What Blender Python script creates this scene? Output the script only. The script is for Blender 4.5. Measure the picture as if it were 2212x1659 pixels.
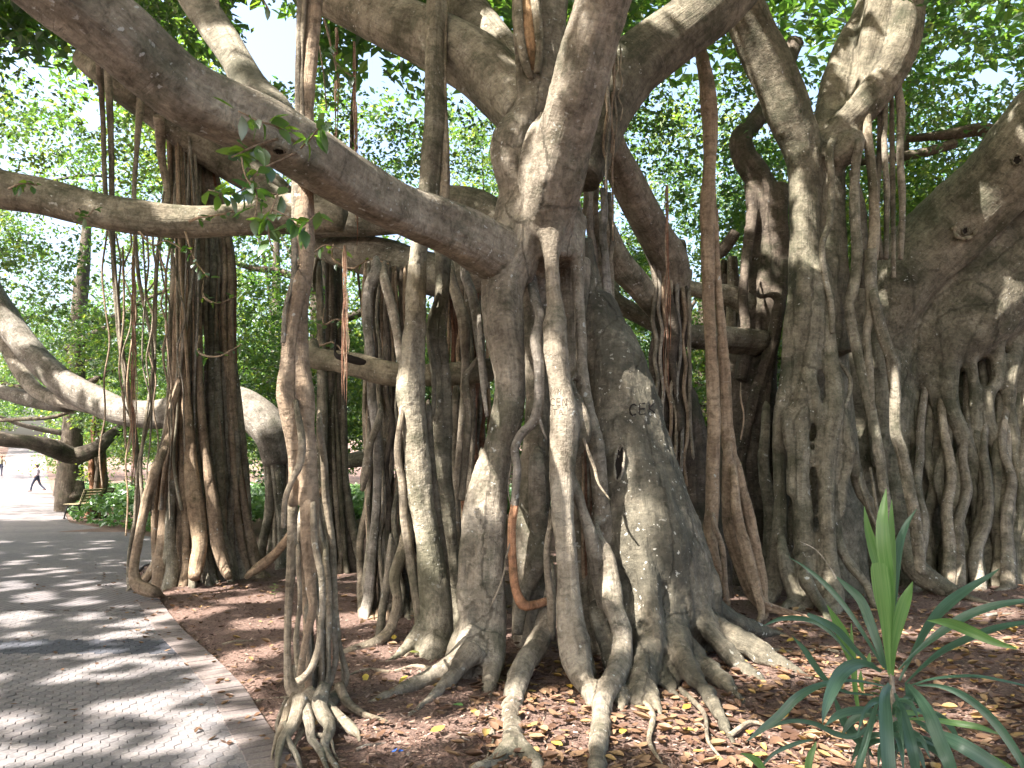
import bpy, math, random
import numpy as np
from mathutils import Vector, Matrix, kdtree
from mathutils.bvhtree import BVHTree

random.seed(7)
rng = np.random.default_rng(7)
scene = bpy.context.scene
for o in list(bpy.data.objects):
    bpy.data.objects.remove(o)

# ------------------------------------------------------------------ camera, sky, sun
EYE = 1.65
PITCH = math.radians(6.3)
FP = 1598.0                                    # focal length in the pixels of a 2212 px wide picture
cam_d = bpy.data.cameras.new('camera')
cam = bpy.data.objects.new('camera', cam_d)
scene.collection.objects.link(cam)
cam.location = (0, 0, EYE)
cam.rotation_euler = (math.pi / 2 + PITCH, 0, 0)
cam_d.sensor_width = 36
cam_d.lens = 36 * FP / 2212
cam_d.clip_end = 1500
cam_d.clip_start = 0.05
scene.camera = cam

SUN_DIR = Vector((-0.52, -0.40, 0.77)).normalized()      # towards the sun
sun_elev = math.asin(SUN_DIR.z)
sun_az = math.atan2(SUN_DIR.x, SUN_DIR.y)
world = bpy.data.worlds.new('World')
scene.world = world
world.use_nodes = True
wn = world.node_tree.nodes
wl = world.node_tree.links
bg = wn['Background']
sky = wn.new('ShaderNodeTexSky')
sky.sky_type = 'NISHITA'
sky.sun_disc = False
sky.sun_elevation = sun_elev
sky.sun_rotation = sun_az
sky.air_density = 1.0
sky.dust_density = 7.0
sky.ozone_density = 1.0
wl.new(sky.outputs[0], bg.inputs[0])
bg.inputs[1].default_value = 0.15
sun_d = bpy.data.lights.new('sun', 'SUN')
sun_d.energy = 5.0
sun_d.angle = math.radians(0.53)
sun_d.color = (1.0, 0.94, 0.86)
sun = bpy.data.objects.new('sun', sun_d)
scene.collection.objects.link(sun)
sun.rotation_euler = SUN_DIR.to_track_quat('Z', 'Y').to_euler()
scene.view_settings.view_transform = 'Standard'
scene.view_settings.look = 'None'
scene.view_settings.exposure = 2.26
scene.view_settings.gamma = 1.0
scene.render.engine = 'CYCLES'
scene.cycles.max_bounces = 7
scene.cycles.diffuse_bounces = 4
scene.cycles.transmission_bounces = 4
scene.cycles.glossy_bounces = 2
scene.cycles.sample_clamp_indirect = 6
scene.cycles.use_denoising = True

# ------------------------------------------------------------------ geometry helpers
CT, ST = math.cos(PITCH), math.sin(PITCH)


def ray(u, v):
    return (u - 1106) / FP, (829.5 - v) / FP


def P(u, v, Y):
    """point of the scene seen at u, v that stands Y metres in front of the camera"""
    p, q = ray(u, v)
    d = Y / (CT - q * ST)
    return Vector((p * d, Y, EYE + d * (ST + q * CT)))


def G(u, v, z=0.0):
    p, q = ray(u, v)
    d = (z - EYE) / (ST + q * CT)
    return Vector((p * d, d * (CT - q * ST), z))


def vnoise(p, seed=0):
    """value noise, p (n,3) -> -1..1"""
    p = np.asarray(p, dtype=np.float64)
    i = np.floor(p).astype(np.int64)
    f = p - i
    f = f * f * (3 - 2 * f)

    def h(a):
        n = (a[:, 0] * 374761393 + a[:, 1] * 668265263 + a[:, 2] * 2147483647 + seed * 1274126177) & 0xffffffff
        n = ((n ^ (n >> 13)) * 1274126177) & 0xffffffff
        n = n ^ (n >> 16)
        return (n & 0xffff) / 32767.5 - 1
    r = 0
    for dx in (0, 1):
        for dy in (0, 1):
            for dz in (0, 1):
                w = (f[:, 0] if dx else 1 - f[:, 0]) * (f[:, 1] if dy else 1 - f[:, 1]) * (f[:, 2] if dz else 1 - f[:, 2])
                r = r + w * h(i + np.array([dx, dy, dz]))
    return r


def fbm(p, seed=0, o=3):
    r, a = 0, 1.0
    for k in range(o):
        r = r + a * vnoise(np.asarray(p) * (2.03 ** k) + 17.3 * k, seed + k)
        a *= 0.5
    return r


def catmull(pts, step, mins=6):
    """pts (n,k) -> resampled rows"""
    pts = np.asarray(pts, dtype=float)
    n = len(pts)
    ext = np.vstack([2 * pts[0] - pts[1], pts, 2 * pts[-1] - pts[-2]])
    out = []
    for i in range(n - 1):
        p0, p1, p2, p3 = ext[i], ext[i + 1], ext[i + 2], ext[i + 3]
        L = np.linalg.norm(p2[:3] - p1[:3])
        m = max(2, int(math.ceil(L / step)))
        t = np.linspace(0, 1, m, endpoint=False)[:, None]
        out.append(0.5 * (2 * p1 + (p2 - p0) * t + (2 * p0 - 5 * p1 + 4 * p2 - p3) * t ** 2 + (3 * p1 - p0 - 3 * p2 + p3) * t ** 3))
    out.append(pts[-1:])
    return np.vstack(out)


def frames(c):
    t = np.gradient(c, axis=0)
    t /= np.linalg.norm(t, axis=1)[:, None] + 1e-9
    a = np.array([1., 0, 0]) if abs(t[0][0]) < .8 else np.array([0, 1., 0])
    n = np.zeros_like(c)
    n[0] = np.cross(t[0], a)
    n[0] /= np.linalg.norm(n[0])
    for i in range(1, len(c)):
        v = n[i - 1] - t[i] * np.dot(n[i - 1], t[i])
        n[i] = v / (np.linalg.norm(v) + 1e-9)
    return t, n, np.cross(t, n)


class Geo:
    """collects vertices, faces (quads / tris) and the bark coordinate"""
    def __init__(self):
        self.V, self.Q, self.T, self.C, self.n = [], [], [], [], 0

    def add(self, V, Q=None, T=None, C=None):
        V = np.asarray(V, float)
        if Q is not None and len(Q):
            self.Q.append(np.asarray(Q, np.int64) + self.n)
        if T is not None and len(T):
            self.T.append(np.asarray(T, np.int64) + self.n)
        self.V.append(V)
        self.C.append(V if C is None else C)
        self.n += len(V)

    def arrays(self):
        return (np.vstack(self.V), np.vstack(self.Q) if self.Q else np.zeros((0, 4), int),
                np.vstack(self.T) if self.T else np.zeros((0, 3), int), np.vstack(self.C))


def mesh_from(name, V, Q, T, C=None, rnd=None, smooth=True, mat=None):
    me = bpy.data.meshes.new(name)
    nq, nt = len(Q), len(T)
    me.vertices.add(len(V))
    me.vertices.foreach_set('co', np.ascontiguousarray(V, dtype=np.float32).ravel())
    me.loops.add(nq * 4 + nt * 3)
    li = np.concatenate([np.asarray(Q).ravel(), np.asarray(T).ravel()]).astype(np.int32)
    me.loops.foreach_set('vertex_index', li)
    me.polygons.add(nq + nt)
    st = np.concatenate([np.arange(nq) * 4, nq * 4 + np.arange(nt) * 3]).astype(np.int32)
    me.polygons.foreach_set('loop_start', st)
    me.polygons.foreach_set('use_smooth', np.full(nq + nt, smooth))
    if C is not None:
        a = me.attributes.new('bark', 'FLOAT_VECTOR', 'POINT')
        a.data.foreach_set('vector', np.ascontiguousarray(C, dtype=np.float32).ravel())
    if rnd is not None:
        a = me.attributes.new('rnd', 'FLOAT', 'POINT')
        a.data.foreach_set('value', np.ascontiguousarray(rnd, dtype=np.float32))
    me.update(calc_edges=True)
    me.validate()
    if mat:
        me.materials.append(mat)
    return me


def link(name, me, parent=None, **props):
    o = bpy.data.objects.new(name, me)
    scene.collection.objects.link(o)
    if parent is not None:
        o.parent = parent
        if parent.type == 'EMPTY':
            o.matrix_parent_inverse = Matrix.Translation(-parent.location)
    for k, v in props.items():
        o[k] = v
    return o


def thing(name, label, cat, loc=(0, 0, 0), group=None):
    o = bpy.data.objects.new(name, None)
    scene.collection.objects.link(o)
    o.location = loc
    o.empty_display_size = 0.2
    o['label'] = label
    o['category'] = cat
    if group:
        o['group'] = group
    return o


def build(geo, name, mat, parent=None, smooth=True, **props):
    V, Q, T, C = geo.arrays()
    return link(name, mesh_from(name, V, Q, T, C, smooth=smooth, mat=mat), parent, **props)


def tube(geo, pts, rad, sides=12, step=0.06, lobe=0.08, bump=0.06, seed=None, flat=None, samples=None, close=True):
    """tapered tube through world points; rings are dented and fluted"""
    if seed is None:
        seed = random.randint(0, 9999)
    r_ = np.random.default_rng(seed)
    a = np.hstack([np.asarray([tuple(p) for p in pts], float), np.asarray(rad, float)[:, None]])
    a = catmull(a, step)
    c, r = a[:, :3], np.maximum(a[:, 3], 0.0015)
    t, n, b = frames(c)
    s = np.concatenate([[0], np.cumsum(np.linalg.norm(np.diff(c, axis=0), axis=1))])
    th = np.linspace(0, 2 * math.pi, sides, endpoint=False)
    TH, S = np.meshgrid(th, s)
    R = np.repeat(r[:, None], sides, 1)
    k = 0
    for m, am in ((2, 1.0), (3, .7), (5, .45)):
        ph = r_.uniform(0, 6.28)
        R = R * (1 + lobe * am * np.cos(m * TH + ph + S * r_.uniform(-1.2, 1.2)) )
    if bump:
        q = np.stack([np.cos(TH) * 1.3, np.sin(TH) * 1.3, S / np.maximum(R.mean() * 4, .05)], -1).reshape(-1, 3)
        R = R * (1 + bump * fbm(q, seed, 3).reshape(R.shape))
    V = c[:, None, :] + R[..., None] * (np.cos(TH)[..., None] * n[:, None, :] + np.sin(TH)[..., None] * b[:, None, :])
    C = np.stack([np.cos(TH) * R, np.sin(TH) * R, S + seed % 37], -1)
    m = len(c)
    i = np.arange(m - 1)[:, None] * sides + np.arange(sides)[None, :]
    j = np.arange(m - 1)[:, None] * sides + (np.arange(sides)[None, :] + 1) % sides
    Q = np.stack([i, j, j + sides, i + sides], -1).reshape(-1, 4)
    V = V.reshape(-1, 3)
    C = C.reshape(-1, 3)
    if close:
        nv = len(V)
        V = np.vstack([V, c[0] - t[0] * r[0] * .3, c[-1] + t[-1] * r[-1] * .3])
        C = np.vstack([C, [0, 0, 0], [0, 0, s[-1]]])
        k = np.arange(sides)
        T = np.vstack([np.stack([np.full(sides, nv), (k + 1) % sides, k], -1),
                       np.stack([np.full(sides, nv + 1), (m - 1) * sides + k, (m - 1) * sides + (k + 1) % sides], -1)])
    else:
        T = None
    geo.add(V, Q, T, C)
    if samples is not None:
        samples.append((c, t, n, b, s + seed % 37))


def conv(spec, dd=0.0, snap=True):
    """spec rows (u, v, Y or None for the ground, width px) -> points, radii; stems that end at the ground are led down to it"""
    if dd:
        spec = [(u, v, Y + dd, w) for u, v, Y, w in spec]
    ul, vl, Yl, wl_ = spec[-1]
    if snap and vl > 1185:
        gy = G(ul, vl, 0.045).y
        dl = gy - Yl
        if abs(dl) < .8:
            spec = [(u, v, Y + dl * min(1, max(0, (v - 700) / (vl - 700))), w) for u, v, Y, w in spec]
    pts, rad = [], []
    for u, v, Y, w in spec:
        if snap and v > 1150:
            Y = min(Y, G(u, v, .06).y)
        p = P(u, v, Y)
        pts.append(p)
        rad.append(0.5 * w * (p - Vector((0, 0, EYE))).length / FP * 0.97)
    if snap and vl > 1185 and pts[-1].z > .06 and wl_ > 20:
        pts.append(Vector((pts[-1].x, pts[-1].y, -.1)))
        rad.append(rad[-1])
    elif snap and vl > 1185 and pts[-1].z < .07 and rad[-1] > .16:
        pts.append(Vector((pts[-1].x, pts[-1].y, -.2)))
        rad.append(rad[-1])
    elif snap and vl > 1185 and pts[-1].z < .07:
        dr = pts[-1] - pts[-2]
        dr.z = 0
        dr = dr.normalized() if dr.length > .02 else Vector((random.uniform(-1, 1), -1, 0)).normalized()
        b0, r0 = Vector((pts[-1].x, pts[-1].y, 0)), min(rad[-1], .085)
        sw = Vector((-dr.y, dr.x, 0)) * random.uniform(-.06, .06)
        pts += [b0 + dr * (.08 + r0 * 2) + sw + Vector((0, 0, .02)), b0 + dr * (.18 + r0 * 5) + sw * 3 + Vector((0, 0, -.005)), b0 + dr * (.28 + r0 * 8) + sw * 4 + Vector((0, 0, -.05))]
        rad += [r0 * .62, r0 * .36, r0 * .14]
    if snap and spec[0][1] > 540 and spec[0][1] < 1350 and spec[0][3] < 60:
        u, v, Y, w = spec[0]
        p = P(u, v - 34, Y + .28)
        pts.insert(0, p)
        rad.insert(0, rad[0] * .45)
    return pts, rad


def fuse(name, tubes, voxel, mat, parent, smooth=5, disp=0.012, dd=0.0, **props):
    """grow several tubes together into one skin"""
    g = Geo()
    sm = []
    for k, sp in enumerate(tubes):
        pts, rad = sp if isinstance(sp, tuple) else conv(sp, dd)
        tube(g, pts, rad, 14, max(0.05, min(rad) * .7), 0.07, 0.10, seed=k * 13 + len(tubes), samples=sm)
    V, Q, T, C = g.arrays()
    me = mesh_from('tmp', V, Q, T)
    o = bpy.data.objects.new('tmp', me)
    scene.collection.objects.link(o)
    m = o.modifiers.new('r', 'REMESH')
    m.mode = 'VOXEL'
    m.voxel_size = voxel
    dg = bpy.context.evaluated_depsgraph_get()
    ev = o.evaluated_get(dg)
    me2 = ev.to_mesh()
    nv, ne = len(me2.vertices), len(me2.edges)
    V = np.empty(nv * 3, np.float32)
    me2.vertices.foreach_get('co', V)
    V = V.reshape(-1, 3).astype(float)
    E = np.empty(ne * 2, np.int32)
    me2.edges.foreach_get('vertices', E)
    E = E.reshape(-1, 2)
    lt = np.empty(len(me2.polygons), np.int32)
    me2.polygons.foreach_get('loop_total', lt)
    LI = np.empty(len(me2.loops), np.int32)
    me2.loops.foreach_get('vertex_index', LI)
    assert (lt == 4).all()
    Q = LI.reshape(-1, 4)
    ev.to_mesh_clear()
    bpy.data.objects.remove(o)
    bpy.data.meshes.remove(me)
    e = np.concatenate([E, E[:, ::-1]])
    cnt = np.bincount(e[:, 0], minlength=nv)[:, None]
    for _ in range(smooth):
        A = np.stack([np.bincount(e[:, 0], V[e[:, 1], k], nv) for k in range(3)], -1) / np.maximum(cnt, 1)
        V = V * .4 + A * .6
    # normals
    fn = np.cross(V[Q[:, 2]] - V[Q[:, 0]], V[Q[:, 3]] - V[Q[:, 1]])
    N = np.zeros_like(V)
    for k in range(4):
        for ax in range(3):
            N[:, ax] += np.bincount(Q[:, k], fn[:, ax], nv)
    N /= np.linalg.norm(N, axis=1)[:, None] + 1e-12
    V = V + N * (disp * fbm(V * np.array([7, 7, 3.0]), 3, 3)[:, None] + disp * .35 * fbm(V * 26, 9, 2)[:, None])
    # bark coordinate from the nearest tube
    cc = np.vstack([s[0] for s in sm])
    tt = np.vstack([s[1] for s in sm])
    nn = np.vstack([s[2] for s in sm])
    bb = np.vstack([s[3] for s in sm])
    ss = np.concatenate([s[4] for s in sm])
    kd = kdtree.KDTree(len(cc))
    for i_, p in enumerate(cc):
        kd.insert(p, i_)
    kd.balance()
    idx = np.fromiter((kd.find(p)[1] for p in V), np.int64, nv)
    d = V - cc[idx]
    C = np.stack([(d * nn[idx]).sum(1), (d * bb[idx]).sum(1), ss[idx] + (d * tt[idx]).sum(1)], -1)
    if disp > .004:
        V = V + N * (disp * .10 * fbm(C * np.array([4, 4, 26]), 14, 2)[:, None])
    me = mesh_from(name, V, Q, np.zeros((0, 3), int), C, mat=mat)
    return link(name, me, parent, **props)


# ------------------------------------------------------------------ materials
def new_mat(name):
    m = bpy.data.materials.new(name)
    m.use_nodes = True
    nt = m.node_tree
    for n in list(nt.nodes):
        nt.nodes.remove(n)
    out = nt.nodes.new('ShaderNodeOutputMaterial')
    return m, nt, out


def nd(nt, typ, **kw):
    n = nt.nodes.new(typ)
    for k, v in kw.items():
        if k.startswith('i_'):
            key = k[2:]
            n.inputs[int(key) if key.isdigit() else key].default_value = v
        else:
            setattr(n, k, v)
    return n


def ramp(nt, fac, stops):
    r = nt.nodes.new('ShaderNodeValToRGB')
    el = r.color_ramp.elements
    while len(el) > len(stops):
        el.remove(el[-1])
    while len(el) < len(stops):
        el.new(0.5)
    for e, (p, c) in zip(el, stops):
        e.position = p
        e.color = (*c, 1) if len(c) == 3 else c
    nt.links.new(fac, r.inputs[0])
    return r.outputs[0]


def mixc(nt, fac, a, b, mode='MIX'):
    m = nt.nodes.new('ShaderNodeMix')
    m.data_type = 'RGBA'
    m.blend_type = mode
    for sock, val in ((m.inputs[0], fac), (m.inputs[6], a), (m.inputs[7], b)):
        if isinstance(val, bpy.types.NodeSocket):
            nt.links.new(val, sock)
        elif isinstance(val, (int, float)):
            sock.default_value = val
        else:
            sock.default_value = (*val, 1)
    return m.outputs[2]


def bark(name, base, light, dark, ring=1.0, lichen=0.3, moss=0.25, mossc=(0.035, 0.042, 0.022), rough=0.85):
    m, nt, out = new_mat(name)
    L = nt.links.new
    at = nd(nt, 'ShaderNodeAttribute', attribute_name='bark')
    geo = nd(nt, 'ShaderNodeNewGeometry')
    oi = nd(nt, 'ShaderNodeObjectInfo')
    # along-the-stem rings
    mp = nd(nt, 'ShaderNodeMapping')
    mp.inputs['Scale'].default_value = (9, 9, 30)
    L(at.outputs['Vector'], mp.inputs['Vector'])
    n1 = nd(nt, 'ShaderNodeTexNoise', i_Scale=1.0, i_Detail=4.0, i_Roughness=0.65, i_Distortion=0.6)
    L(mp.outputs[0], n1.inputs['Vector'])
    # streaks running up the stem
    mp2 = nd(nt, 'ShaderNodeMapping')
    mp2.inputs['Scale'].default_value = (26, 26, 2.2)
    L(at.outputs['Vector'], mp2.inputs['Vector'])
    n2 = nd(nt, 'ShaderNodeTexNoise', i_Scale=1.0, i_Detail=4.0, i_Roughness=0.6, i_Distortion=0.4)
    L(mp2.outputs[0], n2.inputs['Vector'])
    nb = nd(nt, 'ShaderNodeTexNoise', i_Scale=3.0, i_Detail=5.0, i_Roughness=0.6)
    L(geo.outputs['Position'], nb.inputs['Vector'])
    nf = nd(nt, 'ShaderNodeTexNoise', i_Scale=38.0, i_Detail=6.0, i_Roughness=0.7)
    L(geo.outputs['Position'], nf.inputs['Vector'])
    c0 = ramp(nt, nb.outputs[0], [(0.3, dark), (0.52, base), (0.72, light)])
    c1 = mixc(nt, 0.45, c0, ramp(nt, n1.outputs[0], [(0.28, (0.6, 0.58, 0.55)), (0.5, (1, 1, 1)), (0.75, (1.2, 1.19, 1.16))]), 'MULTIPLY')
    c2 = mixc(nt, 0.7, c1, ramp(nt, n2.outputs[0], [(0.3, (0.6, 0.58, 0.56)), (0.55, (1, 1, 1)), (0.8, (1.2, 1.18, 1.14))]), 'MULTIPLY')
    c3 = mixc(nt, 0.8, c2, ramp(nt, nf.outputs[0], [(0.33, (0.74, 0.74, 0.74)), (0.5, (1, 1, 1)), (0.7, (1.16, 1.16, 1.16))]), 'MULTIPLY')
    nm2 = nd(nt, 'ShaderNodeTexNoise', i_Scale=11.0, i_Detail=7.0, i_Roughness=0.72, i_Distortion=0.8)
    L(geo.outputs['Position'], nm2.inputs['Vector'])
    c3 = mixc(nt, 0.85, c3, ramp(nt, nm2.outputs[0], [(0.36, (0.5, 0.48, 0.45)), (0.48, (0.95, 0.95, 0.95)), (0.66, (1.36, 1.34, 1.3))]), 'MULTIPLY')
    # pale broken lenticel rows
    mp4 = nd(nt, 'ShaderNodeMapping')
    mp4.inputs['Scale'].default_value = (9, 9, 60)
    L(at.outputs['Vector'], mp4.inputs['Vector'])
    nr = nd(nt, 'ShaderNodeTexNoise', i_Scale=1.0, i_Detail=2.0)
    L(mp4.outputs[0], nr.inputs['Vector'])
    mr = nd(nt, 'ShaderNodeMath', operation='MULTIPLY')
    L(ramp(nt, nr.outputs[0], [(0.60, (0, 0, 0)), (0.68, (.4, .4, .4))]), mr.inputs[0])
    L(ramp(nt, n1.outputs[0], [(0.45, (0, 0, 0)), (0.6, (1, 1, 1))]), mr.inputs[1])
    c3 = mixc(nt, mr.outputs[0], c3, mixc(nt, 0.5, c3, (0.5, 0.45, 0.37)))
    # fine dark ring cracks
    mp3 = nd(nt, 'ShaderNodeMapping')
    mp3.inputs['Scale'].default_value = (2.5, 2.5, 14)
    L(at.outputs['Vector'], mp3.inputs['Vector'])
    vo = nd(nt, 'ShaderNodeTexVoronoi', feature='DISTANCE_TO_EDGE', i_Scale=1.0)
    nm = nd(nt, 'ShaderNodeTexNoise', i_Scale=2.0, i_Detail=3.0)
    L(mp3.outputs[0], nm.inputs['Vector'])
    mv = nd(nt, 'ShaderNodeMix', data_type='VECTOR')
    mv.inputs[0].default_value = 0.25
    L(mp3.outputs[0], mv.inputs[4])
    L(nm.outputs['Color'], mv.inputs[5])
    L(mv.outputs[1], vo.inputs['Vector'])
    crack = ramp(nt, vo.outputs[0], [(0.0, (1, 1, 1)), (0.022, (0, 0, 0))])
    cm = nd(nt, 'ShaderNodeMath', operation='MULTIPLY')
    L(crack, cm.inputs[0])
    gate = ramp(nt, nb.outputs[0], [(0.5, (0, 0, 0)), (0.62, (.4, .4, .4))])
    L(gate, cm.inputs[1])
    c4 = mixc(nt, cm.outputs[0], c3, mixc(nt, 0.6, c3, (0.03, 0.025, 0.02)))
    # moss / dark algae patches
    ns = nd(nt, 'ShaderNodeTexNoise', i_Scale=1.7, i_Detail=9.0, i_Roughness=0.72)
    ns.noise_dimensions = '4D'
    L(geo.outputs['Position'], ns.inputs['Vector'])
    wmul = nd(nt, 'ShaderNodeMath', operation='MULTIPLY', i_1=9.0)
    L(oi.outputs['Random'], wmul.inputs[0])
    L(wmul.outputs[0], ns.inputs['W'])
    mk = ramp(nt, ns.outputs[0], [(0.555 - 0.16 * moss, (0, 0, 0)), (0.66 - 0.16 * moss, (1, 1, 1))])
    c5 = mixc(nt, mixc(nt, 0.0, mk, mk), c4, mixc(nt, 0.6, c4, mossc))
    # pale lichen flecks
    nl = nd(nt, 'ShaderNodeTexNoise', i_Scale=21.0, i_Detail=3.0, i_Roughness=0.5)
    L(geo.outputs['Position'], nl.inputs['Vector'])
    ng = nd(nt, 'ShaderNodeTexNoise', i_Scale=1.3, i_Detail=2.0)
    L(geo.outputs['Position'], ng.inputs['Vector'])
    ml = nd(nt, 'ShaderNodeMath', operation='MULTIPLY')
    L(ramp(nt, nl.outputs[0], [(0.68 - .05 * lichen, (0, 0, 0)), (0.72 - .05 * lichen, (1, 1, 1))]), ml.inputs[0])
    L(ramp(nt, ng.outputs[0], [(0.54 - .15 * lichen, (0, 0, 0)), (0.64 - .1 * lichen, (1, 1, 1))]), ml.inputs[1])
    c6 = mixc(nt, ml.outputs[0], c5, (0.46, 0.46, 0.43))
    # every stem a little different
    c7 = mixc(nt, 1.0, c6, ramp(nt, oi.outputs['Random'], [(0, (0.82, 0.80, 0.78)), (0.5, (1, 1, 1)), (1, (1.14, 1.08, 1.0))]), 'MULTIPLY')
    bs = nd(nt, 'ShaderNodeBsdfPrincipled', i_Roughness=rough)
    bs.inputs['Specular IOR Level'].default_value = 0.25
    L(c7, bs.inputs['Base Color'])
    # relief
    hs = nd(nt, 'ShaderNodeMath', operation='MULTIPLY_ADD', i_1=0.4 * ring)
    L(n1.outputs[0], hs.inputs[0])
    L(n2.outputs[0], hs.inputs[2])
    h2 = nd(nt, 'ShaderNodeMath', operation='MULTIPLY_ADD', i_1=0.8)
    L(nf.outputs[0], h2.inputs[0])
    L(hs.outputs[0], h2.inputs[2])
    h3 = nd(nt, 'ShaderNodeMath', operation='MULTIPLY_ADD', i_1=-0.5)
    L(cm.outputs[0], h3.inputs[0])
    L(h2.outputs[0], h3.inputs[2])
    bp = nd(nt, 'ShaderNodeBump', i_Strength=1.0, i_Distance=0.02)
    L(h3.outputs[0], bp.inputs['Height'])
    L(bp.outputs[0], bs.inputs['Normal'])
    L(bs.outputs[0], out.inputs[0])
    return m


M_BARK = bark('bark', (0.275, 0.24, 0.19), (0.39, 0.35, 0.288), (0.14, 0.118, 0.09), lichen=.55, moss=.35)
M_GREY = bark('bark_grey', (0.285, 0.26, 0.205), (0.40, 0.37, 0.305), (0.135, 0.12, 0.092), moss=0.5, lichen=0.6)
M_TAN = bark('bark_tan', (0.31, 0.236, 0.168), (0.41, 0.325, 0.24), (0.18, 0.13, 0.092), moss=0.0, lichen=0.1)
M_OLIVE = bark('bark_olive', (0.20, 0.18, 0.135), (0.29, 0.265, 0.205), (0.09, 0.08, 0.06), moss=0.45, lichen=0.15)
M_BUTT = bark('bark_weathered', (0.185, 0.168, 0.135), (0.30, 0.28, 0.235), (0.075, 0.068, 0.056), moss=0.75, lichen=0.7, mossc=(0.04, 0.042, 0.034))
M_DARK = bark('bark_dark', (0.10, 0.082, 0.065), (0.17, 0.14, 0.115), (0.05, 0.04, 0.033), moss=0.4, lichen=0.1)
M_PALE = bark('bark_pale', (0.30, 0.275, 0.24), (0.42, 0.39, 0.35), (0.17, 0.15, 0.125), moss=0.2, lichen=0.9)
M_RED = bark('bark_reddish', (0.22, 0.115, 0.075), (0.32, 0.18, 0.12), (0.11, 0.06, 0.04), moss=0.0, lichen=0.0)
M_ORANGE = bark('bark_orange', (0.40, 0.215, 0.125), (0.46, 0.28, 0.18), (0.27, 0.14, 0.085), ring=.6, moss=0.0, lichen=0.0, rough=.6)


def leaf_mat(name, stops, trans, tfac=0.5, gloss=0.12, rough=0.45):
    m, nt, out = new_mat(name)
    L = nt.links.new
    at = nd(nt, 'ShaderNodeAttribute', attribute_name='rnd')
    col = ramp(nt, at.outputs['Fac'], stops)
    tcol = ramp(nt, at.outputs['Fac'], trans)
    d = nd(nt, 'ShaderNodeBsdfDiffuse')
    L(col, d.inputs[0])
    t = nd(nt, 'ShaderNodeBsdfTranslucent')
    L(tcol, t.inputs[0])
    mx = nd(nt, 'ShaderNodeMixShader', i_0=tfac)
    L(d.outputs[0], mx.inputs[1])
    L(t.outputs[0], mx.inputs[2])
    g = nd(nt, 'ShaderNodeBsdfGlossy', i_Roughness=rough)
    g.inputs[0].default_value = (0.8, 0.85, 0.9, 1)
    m2 = nd(nt, 'ShaderNodeMixShader', i_0=gloss)
    L(mx.outputs[0], m2.inputs[1])
    L(g.outputs[0], m2.inputs[2])
    L(m2.outputs[0], out.inputs[0])
    return m


M_LEAF = leaf_mat('leaf_canopy', [(0, (0.022, 0.05, 0.013)), (0.6, (0.045, 0.088, 0.02)), (1, (0.10, 0.14, 0.03))],
                  [(0, (0.07, 0.18, 0.02)), (0.6, (0.17, 0.32, 0.035)), (1, (0.42, 0.50, 0.06))], 0.5, gloss=0.07)
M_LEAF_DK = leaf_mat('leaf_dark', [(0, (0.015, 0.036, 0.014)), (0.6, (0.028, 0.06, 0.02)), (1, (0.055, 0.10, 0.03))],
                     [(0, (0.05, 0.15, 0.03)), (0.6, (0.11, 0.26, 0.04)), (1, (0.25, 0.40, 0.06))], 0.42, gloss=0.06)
M_LEAF_BED = leaf_mat('leaf_ground_cover', [(0, (0.04, 0.10, 0.025)), (1, (0.10, 0.19, 0.05))],
                      [(0, (0.1, 0.28, 0.05)), (1, (0.25, 0.45, 0.08))], 0.3, gloss=0.10)
M_LEAF_NEAR = leaf_mat('leaf_near', [(0, (0.02, 0.055, 0.015)), (1, (0.05, 0.11, 0.02))],
                       [(0, (0.07, 0.22, 0.02)), (1, (0.28, 0.46, 0.03))], 0.5, gloss=0.10)
M_LITTER = leaf_mat('leaf_litter', [(0, (0.075, 0.04, 0.028)), (0.45, (0.17, 0.098, 0.062)), (0.8, (0.28, 0.18, 0.105)), (0.92, (0.36, 0.24, 0.06)), (1, (0.12, 0.16, 0.05))],
                    [(0, (0.10, 0.055, 0.03)), (1, (0.3, 0.2, 0.06))], 0.12, gloss=0.04)
M_CHIP = leaf_mat('mulch_chips', [(0, (0.07, 0.042, 0.032)), (0.6, (0.18, 0.112, 0.088)), (1, (0.34, 0.25, 0.20))],
                  [(0, (0.03, 0.02, 0.01)), (1, (0.05, 0.03, 0.02))], 0.02, gloss=0.03)


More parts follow.
